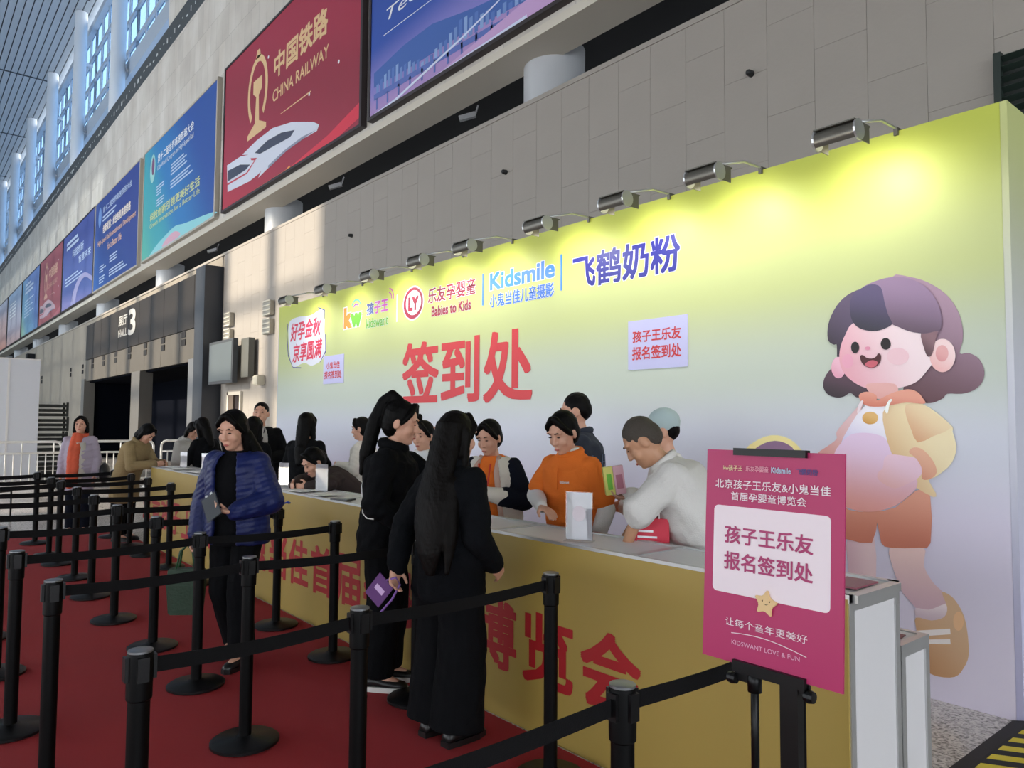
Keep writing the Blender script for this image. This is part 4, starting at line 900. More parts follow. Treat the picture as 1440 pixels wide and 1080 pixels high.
# ------------------------------------------------------------------ things on the counter
def holder(x, y, label, w=.10, h=.21, face=None):
    o = empty('card_holder', (x, y, 1.0), R(25)); tag(o, label, 'card holder', 'acrylic card holders')
    MB().box(-w/2, w/2, -.004, -.002, .006, h).build('acrylic_sheet', M_ACRYL, o); MB().box(-w/2+.004, w/2-.004, -.002, .0, .008, h-.004).build('card', face or mat('pink white card', '#e9dfe4', .6), o)
    MB().box(-w/2, w/2, -.035, .035, 0, .005).build('foot', M_ACRYL, o); return o
h1 = holder(-2.70, 2.70, 'white card in an acrylic holder in front of the orange polo shirt', .145, .25)
sheet('ring_print', circle(0, .14, .035, .04, 24), -.0055, mat('pale ring', '#d8cdd4', .6), h1)
holder(-5.86, 2.80, 'white card in an acrylic holder before the woman bending down', .13, .24); holder(-6.6, 2.78, 'clear acrylic holder on the counter beside the woman in black', .12, .22); holder(-8.9, 2.8, 'white card in an acrylic holder behind the blue jacket', .12, .22); holder(-9.9, 2.85, 'clear acrylic holder near the left end of the counter', .12, .2)
for i, (x, y, w, d, rz, t) in enumerate(((-6.15, 2.75, .3, .21, 10, 'white paper sheets on the counter under the bending woman'), (-5.7, 2.72, .25, .2, -15, 'white form on the counter right of the bending woman'), (-9.0, 2.78, .3, .22, 5, 'paper form left of the blue jacket on the counter'), (-9.7, 2.72, .32, .24, -8, 'paper form on the left end of the counter'), (-10.15, 2.8, .3, .2, 12, 'paper stack under the hands of the woman in khaki'))):
    for q in range(2):
        o = MB().box(-w/2, w/2, -d/2, d/2, 0, .003).build('paper_sheet', mat('white paper', '#e4e2dd', .7)); o.location = (x+q*.04, y+q*.01, 1.001+q*.004); o.rotation_euler = (0, 0, R(rz+q*11)); tag(o, t+(', upper sheet' if q else ', lower sheet'), 'paper', 'papers on the counter')
o = MB().box(-.09, .09, -.05, .05, 0, .012).build('phone', mat('dark phone', '#3a3c42', .3), bevel=.004); o.location = (-5.2, 2.66, 1.001); o.rotation_euler = (0, 0, R(20)); tag(o, 'dark tablet phone lying on the counter edge left of the ponytail woman', 'phone')
# red gift bag
gb = empty('gift_bag', (-2.52, 3.05, .93), R(35)); tag(gb, 'red paper gift bag with white handles behind the counter', 'gift bag')
g = MB(); g.loft([[(-.09, -.035, 0), (.09, -.035, 0), (.09, .035, 0), (-.09, .035, 0)], [(-.09, -.035, .18), (.09, -.035, .18), (.09, .035, .18), (-.09, .035, .18)]]); g.build('bag_body', mat('red paper', '#c3283f', .5), gb)
for y in (-.03, .03): MB().tube([(-.04, y, .18), (-.035, y, .24), (0, y, .265), (.035, y, .24), (.04, y, .18)], .005, 6).build('handle', M_WT, gb, smooth=True)
for q in range(3): MB().box(-.07, .05-q*.02, -.037, -.035, .05+q*.03, .06+q*.03).build('print_line', mat('white print', '#e6eaee', .5), gb)
# carton in the hand
cb = empty('milk_carton', (-2.9, 3.25, 1.2), R(20)); tag(cb, 'yellow and pink carton held up behind the counter', 'carton')
MB().box(-.055, -.001, -.03, .03, 0, .16).build('yellow_side', mat('yellow carton', '#d3cf6a', .5), cb); MB().box(.001, .06, -.03, .03, 0, .16).build('pink_side', mat('pink carton', '#d8a8b4', .5), cb)
MB().box(-.04, -.012, -.0312, -.03, .03, .12).build('print_patch', mat('green print', '#67b52b', .5), cb); MB().box(.012, .05, -.0312, -.03, .03, .11).build('print_patch', mat('rose print', '#b06a7c', .5), cb)
# ------------------------------------------------------------------ people
def remesh(mb, vox, name, material, parent, scale=1.0, smooth=6, fold=0.0, fscale=9.0, seed=0):
    me = mb.mesh('tmp'); ob = bpy.data.objects.new('tmp', me); COL.objects.link(ob)
    md = ob.modifiers.new('r', 'REMESH'); md.mode = 'VOXEL'; md.voxel_size = vox; md.use_smooth_shade = True
    if smooth:
        sm_ = ob.modifiers.new('s', 'SMOOTH'); sm_.iterations = smooth; sm_.factor = .5
    dg = bpy.context.evaluated_depsgraph_get(); nm = bpy.data.meshes.new_from_object(ob.evaluated_get(dg))
    bpy.data.objects.remove(ob); bpy.data.meshes.remove(me)
    n = len(nm.vertices); co = np.empty(n*3); nm.vertices.foreach_get('co', co); co = co.reshape(-1, 3)
    if fold:
        no = np.empty(n*3); nm.vertices.foreach_get('normal', no); no = no.reshape(-1, 3)
        rs = np.random.RandomState(seed); d = np.zeros(n)
        for k in range(5):
            w = rs.normal(size=3); w[2] *= 1.7; w *= fscale*(1+.6*k); ph = rs.rand()*6.28
            q = co+.02*np.sin(co[:, [1, 2, 0]]*fscale*1.3+ph)
            d += np.abs(np.sin(q@w+ph))**1.5/(1+.5*k)
        d = d/d.max()-.45
        co = co+no*(d*fold)[:, None]
    co *= scale; nm.vertices.foreach_set('co', co.ravel()); nm.update(); nm.name = name
    nm.polygons.foreach_set('use_smooth', [True]*len(nm.polygons))
    nm.materials.clear(); nm.materials.append(material)
    return link(name, nm, parent)

SKIN = mat('skin', '#c8977f', .5, var=.06, vscale=14); SKIN2 = mat('tanned skin', '#b98a6c', .5, var=.06, vscale=14)
HAIR = mat('black hair', '#050404', .55, bump=.2, bscale=22, stretch=(9, 9, .6), spec=.1); HAIRB = mat('dark brown hair', '#090605', .55, spec=.1, bump=.2, bscale=22, stretch=(9, 9, .6)); HAIRG = mat('greying crop', '#3b342c', .7, bump=.4, bscale=120)
EYE = mat('dark eye', '#120c0a', .25); LIP = mat('lip', '#a8564e', .5)
def cloth(name, c, rough=.85): return mat(name, c, rough, var=.05, vscale=5, bump=.25, bscale=140, spec=.12)

HS = 1.07
class Person:
    def __init__(s, label, x, y, d, h=1.65, lean=0, hp=0, hy=0, vox=.008, wide=1.0, z=0.0, skin=None, turn=0, group=None):
        s.S = h/1.65; s.rz = math.atan2(d[1], d[0])-math.pi/2
        s.root = empty('person', (x, y, .006 if (y < 2.5 and x > -12) else z), s.rz); tag(s.root, label, 'person', group)
        s.lean, s.hp, s.hy, s.vox, s.w = R(lean), R(hp), R(hy), vox, wide
        s.skin = skin or SKIN; s.turn = R(turn)
        s.arm = {}; s.leg = {}
        for k in (-1, 1):
            s.arm[k] = [(k*.21, -.02, 1.08), (k*.22, .05, .84), None]
            s.leg[k] = [(k*.085, .0, .88), (k*.09, .02, .47), (k*.09, -.02, .085)]
    def B(s, p):
        p = Vector(p); t = min(1, max(0, (p.z-.82)/.25)); t = t*t*(3-2*t); a = s.lean*t
        y, z = p.y, p.z-.9
        q = Vector((p.x, y*math.cos(a)+z*math.sin(a), .9-y*math.sin(a)+z*math.cos(a)))
        if s.turn:
            b = s.turn*t; q = Vector((q.x*math.cos(b)-q.y*math.sin(b), q.x*math.sin(b)+q.y*math.cos(b), q.z))
        return q
    def Hm(s):
        a = s.lean+s.hp
        M = Matrix.Rotation(s.turn+s.hy, 3, 'Z') @ Matrix.Rotation(-a, 3, 'X')
        pv = s.B((0, 0, 1.40))
        return M, pv
    def H(s, p):
        M, pv = s.Hm(); return pv+M @ ((Vector(p)-Vector((0, 0, 1.40)))*HS)
    def sh(s, k): return s.B((k*.155*s.w, -.005, 1.322))
    def body(s, fine=None):
        m = MB(); M, pv = s.Hm()
        def he(c, r): m.ell(s.H(c), [q*HS for q in r], M)
        he((0, -.008, 1.553), (.073, .092, .098)); he((0, .022, 1.50), (.061, .068, .075)); he((0, .045, 1.462), (.04, .042, .04))
        he((0, .074, 1.449), (.02, .018, .016)); m.capsule(s.H((0, .083, 1.556)), .009, s.H((0, .103, 1.517)), .012); he((-.01, .098, 1.513), (.009, .009, .007)); he((.01, .098, 1.513), (.009, .009, .007))
        for k in (-1, 1): he((k*.075, -.006, 1.53), (.011, .021, .031)); he((k*.034, .058, 1.512), (.028, .026, .03)); he((k*.03, .073, 1.575), (.028, .014, .01))
        he((0, .084, 1.481), (.024, .012, .006)); he((0, .083, 1.472), (.019, .012, .007))
        m.capsule(s.B((0, -.012, 1.36)), .052, s.H((0, .0, 1.47)), .047)
        m.loft([[s.B((rx*math.cos(t), ry*math.sin(t), z)) for t in [2*math.pi*i/16 for i in range(16)]] for z, rx, ry in ((.86, .14, .09), (.95, .14, .1), (1.05, .118, .085), (1.15, .125, .09), (1.26, .145, .095), (1.34, .15, .075), (1.39, .07, .055))])
        for k in (-1, 1):
            e, w, hd = s.arm[k]; a = s.sh(k)
            m.capsule(a, .042, e, .035); m.capsule(e, .035, w, .025)
            s.hand(m, k)
            hp_, kn, an = s.leg[k]; m.capsule(hp_, .07, kn, .047); m.capsule(kn, .046, an, .033); m.capsule(an, .033, Vector(an)+Vector((0, .12, -.045)), .028)
        return remesh(m, fine or s.vox, 'body', s.skin, s.root, s.S, smooth=4)
    def hand(s, m, k):
        e, w, hd = s.arm[k]; w = Vector(w)
        hd = hd or {}
        d = Vector(hd.get('d', w-Vector(e))).normalized(); n = Vector(hd.get('n', (-k, 0, 0))); n = (n-d*n.dot(d))
        n = n.normalized() if n.length > 1e-3 else Vector((0, 1, 0)).cross(d).normalized()
        x = d.cross(n); c = hd.get('curl', .45)
        # thumb side: towards the front of the body for a hanging hand
        ts = hd.get('thumb', 1 if x.y > 0 else -1)
        M = Matrix((x, n, d)).transposed()
        m.ell(w+d*.045, (.04, .016, .05), M)
        for i, (o, L) in enumerate(((.029, .066), (.010, .075), (-.010, .07), (-.028, .055))):
            b = w+d*.082+x*(o*ts); m1 = b+(d*math.cos(c)+n*math.sin(c))*L*.5; m2 = m1+(d*math.cos(2.2*c)+n*math.sin(2.2*c))*L*.5
            m.capsule(b, .0095, m1, .009, 8); m.capsule(m1, .009, m2, .0078, 8)
        b = w+d*.025+x*(.03*ts); t1 = b+(d*.65+x*ts*.65+n*.35).normalized()*.04; t2 = t1+(d*.85+x*ts*.15+n*.5).normalized()*.032
        m.capsule(b, .0125, t1, .011, 8); m.capsule(t1, .011, t2, .009, 8)
    def face(s, down=False, lips=LIP):
        M, pv = s.Hm()
        for k in (-1, 1):
            m = MB(); m.ell(s.H((k*.031, .083, 1.551)), (.0135, .006, .0035 if down else .006), M, 10, 6); o = m.build('eye', EYE, s.root, smooth=True); o.scale = (s.S,)*3
            m = MB(); m.tube([s.H((k*.015, .089, 1.574)), s.H((k*.033, .087, 1.579)), s.H((k*.05, .072, 1.573))], [.003, .0038, .002], 6); o = m.build('eyebrow', HAIR, s.root, smooth=True); o.scale = (s.S,)*3
        m = MB(); m.ell(s.H((0, .0955, 1.477)), (.02, .006, .0065), M, 12, 6); o = m.build('lips', lips, s.root, smooth=True); o.scale = (s.S,)*3
    def torso(s, prof, n=24, flare=0):
        return [[s.B((rx*s.w*math.cos(t), cy+ry*s.w*math.sin(t), z)) for t in [2*math.pi*i/n for i in range(n)]] for z, rx, ry, cy in prof]
    def top(s, name, m_, hem=.80, r=(.19, .135), waist=None, sleeve=(.062, .055, .045), slen=1.0, collar=.0, fold=.012, loose=0.0, seed=1, vox=None, extra=None, cuff=True):
        m = MB(); rx, ry = r; wz = waist or (rx*.95, ry*.95)
        m.loft(s.torso([(hem, rx, ry, .0), (hem+.04, rx*1.03, ry*1.03, 0), ((hem+1.1)/2, (rx+wz[0])/2, (ry+wz[1])/2, .0), (1.10, wz[0], wz[1], .0), (1.22, rx*1.0, ry, .0), (1.31, rx*.98, ry*.9, -.005), (1.365, .15*min(1, rx/.19), .09*min(1, rx/.19), -.008), (1.405, (.08+collar*.2)*min(1, rx/.18), (.068+collar*.2)*min(1, rx/.18), -.008)]))
        for k in (-1, 1):
            a = s.sh(k); e, w, _ = s.arm[k]; e = Vector(e); w = Vector(w)
            m.ell(a+Vector((-k*.01, 0, -.012)), (sleeve[0]*.98,)*3)
            if slen <= .5:
                q = a.lerp(e, slen*2); m.capsule(a, sleeve[0]*.9, q, sleeve[1])
            else:
                m.capsule(a, sleeve[0]*.9, e, sleeve[1]); q = e.lerp(w, (slen-.5)*2); m.capsule(e, sleeve[1], q, sleeve[2])
        if extra: extra(m)
        o = remesh(m, vox or s.vox, name, m_, s.root, s.S, smooth=5, fold=fold, seed=seed)
        return o
    def collar(s, m_, r=.062, h=.045, name='collar'):
        m = MB(); m.tube([s.B((r*math.cos(t), -.01+r*.95*math.sin(t)+.004, 1.405+.012*(-math.sin(t)))) for t in [2*math.pi*i/18 for i in range(18)]], h/2, 8, True)
        o = m.build(name, m_, s.root, smooth=True); o.scale = (s.S,)*3; return o
    def pants(s, m_, r=(.095, .075, .075), hem=.06, name='trousers', fold=.008, seed=4):
        m = MB(); m.loft([[Vector((rx*s.w*math.cos(t), ry*s.w*math.sin(t), z)) for t in [2*math.pi*i/20 for i in range(20)]] for z, rx, ry in ((.80, .165, .115), (.9, .172, .122), (1.0, .15, .11))])
        for k in (-1, 1):
            a, b, c = [Vector(q) for q in s.leg[k]]; c = Vector((c.x, c.y, max(c.z, hem+r[2]*.3)))
            m.capsule(a, r[0], b, r[1])
            d = (c-b).normalized(); x = Vector((1, 0, 0)); y = d.cross(x).normalized()
            m.loft([[p+(x*math.cos(t)+y*math.sin(t))*q for t in [2*math.pi*i/14 for i in range(14)]] for p, q in ((c, r[2]), (b.lerp(c, .5), (r[1]+r[2])/2), (b, r[1]))])
        return remesh(m, s.vox, name, m_, s.root, s.S, smooth=5, fold=fold, seed=seed)
    def shoes(s, m_, sole=None):
        for k in (-1, 1):
            a = Vector(s.leg[k][2]); f = Vector((0, 1, 0)); g = a.z-.085
            m = MB(); rings = []
            for y, w, h in ((-.07, .028, .05), (-.05, .037, .075), (0, .038, .085), (.06, .042, .06), (.12, .045, .05), (.165, .036, .042), (.185, .016, .03)):
                rings.append([Vector((a.x+w*math.cos(t), a.y+y, g+.012+max(0, h*(.5+.5*math.sin(t))))) for t in [2*math.pi*i/14 for i in range(14)]])
            m.loft(rings); o = m.build('shoe', m_, s.root, smooth=True); o.scale = (s.S,)*3
            q = MB(); pts = [(a.x+w*sg, a.y+y) for sg in (1,) for y, w in ((-.075, .03), (0, .043), (.06, .047), (.12, .05), (.18, .032), (.195, .0))]+[(a.x-w, a.y+y) for y, w in ((.18, .032), (.12, .05), (.06, .047), (0, .043), (-.075, .03))]
            n = len(pts); q.add([(x, y, g+.0) for x, y in pts]+[(x, y, g+.028) for x, y in pts], [tuple(range(n-1, -1, -1)), tuple(range(n, 2*n))]+[(i, (i+1) % n, n+(i+1) % n, n+i) for i in range(n)])
            u = q.build('sole', sole or m_, o)
    def hair(s, style, m_=None, extra=None, vox=None):
        m_ = m_ or HAIR; m = MB(); M, pv = s.Hm()
        def he(c, r): m.ell(s.H(c), [q*HS for q in r], M)
        if style == 'crop':
            he((0, -.018, 1.575), (.078, .089, .088)); he((0, -.042, 1.545), (.074, .068, .075))
        else:
            he((0, -.024, 1.572), (.083, .094, .096)); he((0, -.04, 1.53), (.079, .075, .09))
            for k in (-1, 1): m.capsule(s.H((k*.012, .045, 1.648)), .022, s.H((k*.062, .05, 1.60)), .016); m.capsule(s.H((k*.062, .05, 1.60)), .016, s.H((k*.079, .02, 1.54)), .013)
        if style in ('long', 'bob'):
            L = {'long': 1.2, 'bob': 1.43}[style]
            for k in (-1, 1): m.capsule(s.H((k*.07, -.01, 1.56)), .028, s.H((k*.078, -.005, 1.45 if style == 'bob' else 1.40)), .026)
            m.capsule(s.H((0, -.055, 1.55)), .07, s.H((0, -.06, 1.44)), .065)
        if extra: extra(m)
        return remesh(m, vox or max(.006, s.vox*.9), 'hair', m_, s.root, s.S, smooth=3, fold=.004, fscale=30)
    def sub(s, name, mb, m_, smooth=True):
        o = mb.build(name, m_, s.root, smooth=smooth); o.scale = (s.S,)*3; return o

def snap(person, garment, pts, lift=.003):
    out = []
    for q in pts:
        ok, loc, nor, _ = garment.closest_point_on_mesh(Vector(q)*person.S)
        out.append((loc+nor*lift)/person.S)
    return out
def open_jacket(p, m_, m2, col, r=(.215, .165), gap=50, hem=.72, name='jacket', sl=(.07, .066, .07, .055), fold=.014):
    m = MB(); n = 22; rows_ = []
    for z, f in ((hem, 1.06), (.9, 1.04), (1.08, 1.0), (1.2, 1.0), (1.3, .97), (1.365, .76), (1.40, .50)):
        ring = [p.B((r[0]*f*math.cos(R(a)), r[1]*f*math.sin(R(a)), z)) for a in [90+gap+(360-2*gap)*i/(n-1) for i in range(n)]]
        inn = [p.B((r[0]*f*.9*math.cos(R(a)), r[1]*f*.88*math.sin(R(a)), z)) for a in [90+gap+(360-2*gap)*i/(n-1) for i in range(n)]]
        rows_.append(ring+list(reversed(inn)))
    m.loft(rows_)
    for k in (-1, 1):
        a = p.sh(k); e, w, _ = p.arm[k]; e = Vector(e); w = Vector(w); m.ell(a, (sl[0],)*3)
        m.capsule(a, sl[1], e, sl[2])
        if not m2: m.capsule(e, sl[2], e.lerp(w, .9), sl[3])
    o = remesh(m, p.vox, name, m_, p.root, p.S, smooth=4, fold=fold, seed=6)
    return o
BLKC = cloth('black cloth', '#090a0d', .9); BLK2 = cloth('charcoal cloth', '#090b0f', .9); NAVYC = cloth('navy cloth', '#10141f', .9); BLUE = mat('blue satin', '#101c50', .5, var=.06, vscale=5, bump=.15, bscale=60, spec=.3)
WHITEC = cloth('white cloth', '#d9d7d4'); OFFW = cloth('off white cloth', '#cfcac0'); ORG = cloth('orange cotton', '#e0742e'); KHAKI = cloth('khaki coat', '#8d7a58'); LILAC = cloth('lilac coat', '#a99fae'); GREYC = cloth('light grey fleece', '#b0aca6'); BROWN = cloth('dark brown coat', '#3a3130')
MSHOE = mat('black leather', '#0f0f10', .4); WSHOE = mat('white sole', '#cfcdca', .5)

# --- woman in blue jacket walking towards the camera
p = Person('woman in a blue bomber jacket and black trousers walking up the queue lane', -5.02, 1.80, (.62, -.78), 1.64, lean=4, hp=16, hy=-.25, vox=.0065)
p.arm[-1] = [(-.27, .06, 1.08), (-.13, .27, 1.02), dict(d=(.7, .5, .2), n=(0, 0, 1), curl=.6, thumb=1)]
p.arm[1] = [(.26, -.02, 1.07), (.27, .06, .83), dict(curl=.8)]
p.leg[-1] = [(-.085, 0, .88), (-.09, .10, .48), (-.09, .06, .085)]; p.leg[1] = [(.085, 0, .88), (.09, .02, .47), (.09, -.16, .10)]
p.body(.0055); p.face(True)
p.top('inner_top', BLKC, hem=.78, r=(.175, .128), sleeve=(.05, .05, .04), slen=.4, fold=.008, seed=3)
open_jacket(p, BLUE, False, None, r=(.215, .165), gap=24, hem=.79, sl=(.08, .076, .088, .062), fold=.015)
p.pants(BLKC, (.1, .085, .085)); p.shoes(MSHOE)
p.hair('long', extra=lambda m: (m.capsule(p.H((-.07, -.03, 1.5)), .04, p.B((-.14, -.10, 1.28)), .05), m.capsule(p.B((-.14, -.10, 1.28)), .05, p.B((-.20, -.13, 1.1)), .03), m.capsule(p.H((.05, -.05, 1.5)), .04, p.B((.06, -.13, 1.2)), .04)))
pw = p
pk = empty('clear_pouch', (-4.9, 1.80, 1.0)); tag(pk, 'clear pouch with dark contents held by the woman in blue', 'pouch')
def place_at(o, person, lp, rot=(0, 0, 0)):
    q = Matrix.Rotation(person.rz, 3, 'Z') @ (Vector(lp)*person.S); o.location = person.root.location+q; o.rotation_euler = (rot[0], rot[1], person.rz+rot[2])
MB().box(-.055, .055, -.004, .004, -.08, .08).build('contents', mat('dark contents', '#2c3038', .4), pk, bevel=.002); MB().box(-.062, .062, -.006, .006, -.088, .09).build('plastic_sleeve', M_ACRYL, pk)
for q in (-.02, .02): MB().box(q-.008, q+.008, -.009, -.006, .07, .1).build('white_stick', M_WT, pk)
place_at(pk, p, (-.03, .345, 1.06), (R(20), R(35), 0))
gb2 = empty('green_bag', (0, 0, 0)); tag(gb2, 'dark green tote bag hanging from the hand of the woman in blue', 'bag')
g = MB(); g.loft([[(-.1, -.05, -.30), (.1, -.05, -.30), (.1, .05, -.30), (-.1, .05, -.30)], [(-.115, -.055, -.1), (.115, -.055, -.1), (.115, .055, -.1), (-.115, .055, -.1)], [(-.11, -.045, 0), (.11, -.045, 0), (.11, .045, 0), (-.11, .045, 0)]]); g.build('bag_body', mat('green fabric', '#12301c', .6, bump=.2, bscale=40), gb2, bevel=.01)
for y in (-.03, .03): MB().tube([(-.06, y, -.01), (-.04, y*.5, .11), (0, 0, .15), (.04, y*.5, .11), (.06, y, -.01)], .007, 6).build('handle', mat('green handle', '#1f4a2c', .5), gb2, smooth=True)
place_at(gb2, p, (.31, .09, .62), (0, 0, R(15)))

# --- woman with ponytail in black tracksuit
p = Person('woman with a high ponytail in a black tracksuit with white piping, at the counter', -4.02, 2.35, (.72, .69), 1.70, lean=5, hp=12, vox=.0065)
p.arm[-1] = [(-.22, .24, 1.20), (-.10, .33, 1.40), dict(d=(.25, -.1, 1), n=(.6, -.8, 0), curl=.5)]; p.arm[1] = [(.235, .0, 1.07), (.16, .2, .95), None]
p.body(.0055); p.face(True)
tj = p.top('track_jacket', BLKC, hem=.78, r=(.205, .165), waist=(.19, .15), sleeve=(.082, .075, .055), fold=.02, seed=8)
p.collar(BLKC, .066, .07); p.pants(BLKC, (.11, .10, .10), fold=.012); p.shoes(MSHOE, WSHOE)
pp = p
PIP = [(-.02, -.2, 1.20), (.04, -.2, 1.19), (.10, -.2, 1.16), (.15, -.19, 1.11), (.20, -.17, 1.04), (.25, -.12, .99), (.29, -.06, .965), (.32, .0, .96)]
p.sub('white_piping', MB().tube(snap(p, tj, PIP), .004, 6), WHITEC)
p.hair('pony', extra=lambda m: (m.capsule(pp.H((0, -.055, 1.65)), .034, pp.H((0, -.10, 1.672)), .03), m.capsule(pp.H((0, -.10, 1.672)), .03, pp.H((0, -.135, 1.62)), .036), m.capsule(pp.H((0, -.135, 1.62)), .036, pp.H((.0, -.15, 1.5)), .044), m.capsule(pp.H((.0, -.15, 1.5)), .044, pp.B((.0, -.165, 1.34)), .046), m.capsule(pp.B((.0, -.165, 1.34)), .046, pp.B((0, -.185, 1.22)), .014)))

# --- woman with very long hair, dark coat, seen from behind
p = Person('woman with very long dark hair in black, seen from behind at the counter', -3.16, 2.22, (-.10, 1.0), 1.62, lean=3, hp=6, vox=.0065)
p.arm[-1] = [(-.27, .14, 1.20), (-.15, .14, 1.42), dict(d=(.25, .1, 1), n=(1, .2, 0), curl=.5)]; p.arm[1] = [(.235, -.02, 1.05), (.21, .12, .90), None]
pl_ = p
p.arm[-1] = [(-.27, -.08, 1.08), (-.22, -.17, .87), None]
p.body(.0055)
p.top('jacket', BLK2, hem=.72, r=(.215, .165), waist=(.20, .155), sleeve=(.082, .074, .055), fold=.02, seed=11)
p.collar(BLK2, .07, .06); p.pants(BLKC, (.12, .125, .14), fold=.014, hem=.03); p.shoes(MSHOE)
def long_hair(m):
    q = pl_
    rings = []
    for z, rx, ry, cy, cx in ((1.60, .078, .07, -.05, 0), (1.48, .085, .065, -.07, .0), (1.36, .10, .06, -.11, .01), (1.22, .12, .05, -.155, .025), (1.08, .115, .045, -.175, .04), (.96, .085, .035, -.185, .055), (.86, .03, .016, -.185, .07)):
        rings.append([(q.H if z > 1.45 else q.B)((cx+rx*math.cos(t), cy+ry*math.sin(t), z)) for t in [2*math.pi*i/18 for i in range(18)]])
    m.loft(list(reversed(rings)))
    m.capsule(q.B((.10, -.10, 1.30)), .05, q.B((.16, -.14, 1.05)), .04); m.capsule(q.B((.16, -.14, 1.05)), .04, q.B((.17, -.16, .88)), .012)
p.hair('long', HAIRB, extra=long_hair)
ln = empty('lanyard_pass', (0, 0, 0)); tag(ln, 'purple lanyard and pass in the hand of the long haired woman', 'pass')
MB().box(-.055, .055, -.003, .003, -.14, .0).build('pass_card', mat('purple card', '#5a2a6e', .5), ln, bevel=.001); MB().box(-.03, .03, -.0035, -.003, -.08, -.05).build('card_print', mat('pale purple', '#c9a9d6', .5), ln)
MB().tube([(0, 0, 0), (.03, 0, .05), (.07, .0, .04), (.085, 0, -.05), (.08, 0, -.16)], .006, 6).build('strap', mat('violet strap', '#7d55a0', .6), ln, smooth=True)
place_at(ln, pl_, (-.22, -.235, .80), (0, R(40), R(20)))
pl_arm = None

# --- behind the counter
p = Person('woman in an orange shirt and cream black jacket looking at her phone', -4.28, 3.42, (.35, -.94), 1.60, lean=6, hp=16, hy=-.1, vox=.008)
p.arm[-1] = [(-.26, .04, 1.08), (-.05, .27, 1.14), dict(d=(.6, .5, .4), n=(0, -.2, 1), curl=.8, thumb=1)]; p.arm[1] = [(.25, .04, 1.08), (.06, .27, 1.12), dict(d=(-.6, .5, .4), n=(0, -.2, 1), curl=.8, thumb=-1)]
p.body(.006); p.face(True)
p.top('orange_shirt', ORG, hem=.72, r=(.18, .135), sleeve=(.05, .045, .04), slen=.4, fold=.01, seed=5)
pj = p
open_jacket(p, OFFW, True, None, gap=38)
for k in (-1, 1):
    e, w, _ = p.arm[k]; e = Vector(e); w = Vector(w); a = p.sh(k)
    m = MB(); m.capsule(a+Vector((k*.012, 0, .0)), .072, e, .078); m.capsule(e, .078, e.lerp(w, .5), .07); remesh(m, p.vox, 'dark_sleeve', NAVYC, p.root, p.S, 4, .014, seed=9)
    m = MB(); m.capsule(e.lerp(w, .5), .066, e.lerp(w, .92), .05); remesh(m, p.vox, 'cream_cuff', OFFW, p.root, p.S, 4, .01)
    p.sub('lapel', MB().tube([p.B((k*.075, .03, 1.40)), p.B((k*.10, .115, 1.3)), p.B((k*.12, .14, 1.12)), p.B((k*.14, .14, .9)), p.B((k*.15, .14, .74))], [.022, .026, .022, .018, .016], 8), cloth('pink beige lining', '#c2a496'))
p.pants(BLKC); p.shoes(MSHOE)
p.hair('pony', extra=lambda m: (m.capsule(pj.H((0, -.10, 1.56)), .04, pj.H((.02, -.13, 1.46)), .03)))
for x in (-.05, .05): p.sub('red_strap', MB().tube([p.B((x, .12, 1.36)), p.B((x*.8, .155, 1.22)), p.B((x*.4, .165, 1.14))], .006, 6), mat('red strap', '#c8331f', .6))
ph = empty('phone', (0, 0, 0)); tag(ph, 'phone with a cream case and loop strap in the hands of the cream jacket woman', 'phone')
MB().box(-.038, .038, -.005, .005, -.075, .075).build('phone_body', mat('cream case', '#c9b7a4', .5), ph, bevel=.003); MB().tube([(.01, 0, -.07), (-.02, 0, -.13), (-.015, 0, -.19), (.02, 0, -.2), (.035, 0, -.14), (.02, 0, -.07)], .004, 6).build('strap_loop', mat('cream cord', '#d6c9b8', .6), ph, smooth=True)
place_at(ph, p, (0, .33, 1.20), (R(-35), 0, 0))

p = Person('woman in an orange polo shirt over white sleeves reaching over the counter', -3.40, 3.36, (.12, -.99), 1.66, lean=6, hp=22, hy=.35, vox=.008)
p.arm[1] = [(.24, .10, 1.12), (.02, .30, 1.08), dict(d=(-.95, .25, -.2), n=(0, 0, -1), curl=.3, thumb=-1)]; p.arm[-1] = [(-.245, .0, 1.06), (-.23, .1, .83), None]
p.body(.006); p.face(True); pq = p
p.top('white_undershirt', WHITEC, hem=.86, r=(.145, .10), sleeve=(.055, .058, .042), slen=.97, fold=.014, seed=15)
polo = p.top('orange_polo', ORG, hem=.70, r=(.205, .155), waist=(.19, .145), sleeve=(.074, .08, .05), slen=.36, fold=.012, seed=16)
p.collar(ORG, .066, .05); p.sub('undershirt_neck', MB().tube([p.B((.05*math.cos(t), -.005+.05*math.sin(t), 1.425)) for t in [2*math.pi*i/16 for i in range(16)]], .014, 8, True), WHITEC)
p.sub('placket', MB().bar(p.B((0, .146, 1.33)), p.B((0, .166, 1.20)), .03, .006, (0, 1, 0)), ORG, False)
c_ = snap(p, polo, [(-.095, .3, 1.235)], .006)[0]*p.S
lg = lettering('kidswant', -.034, .034, -.009, .009, 0, WHITEC, None, off=.02, name='chest_logo'); lg.parent = p.root
lg.matrix_local = Matrix.Translation(c_) @ Matrix.Rotation(math.pi+.12, 4, 'Z')
p.pants(BLKC); p.shoes(MSHOE)
p.hair('pony', extra=lambda m: (m.capsule(pq.H((.02, -.10, 1.54)), .045, pq.H((.06, -.15, 1.48)), .045), m.capsule(pq.H((.06, -.15, 1.48)), .04, pq.H((.08, -.15, 1.40)), .015)))

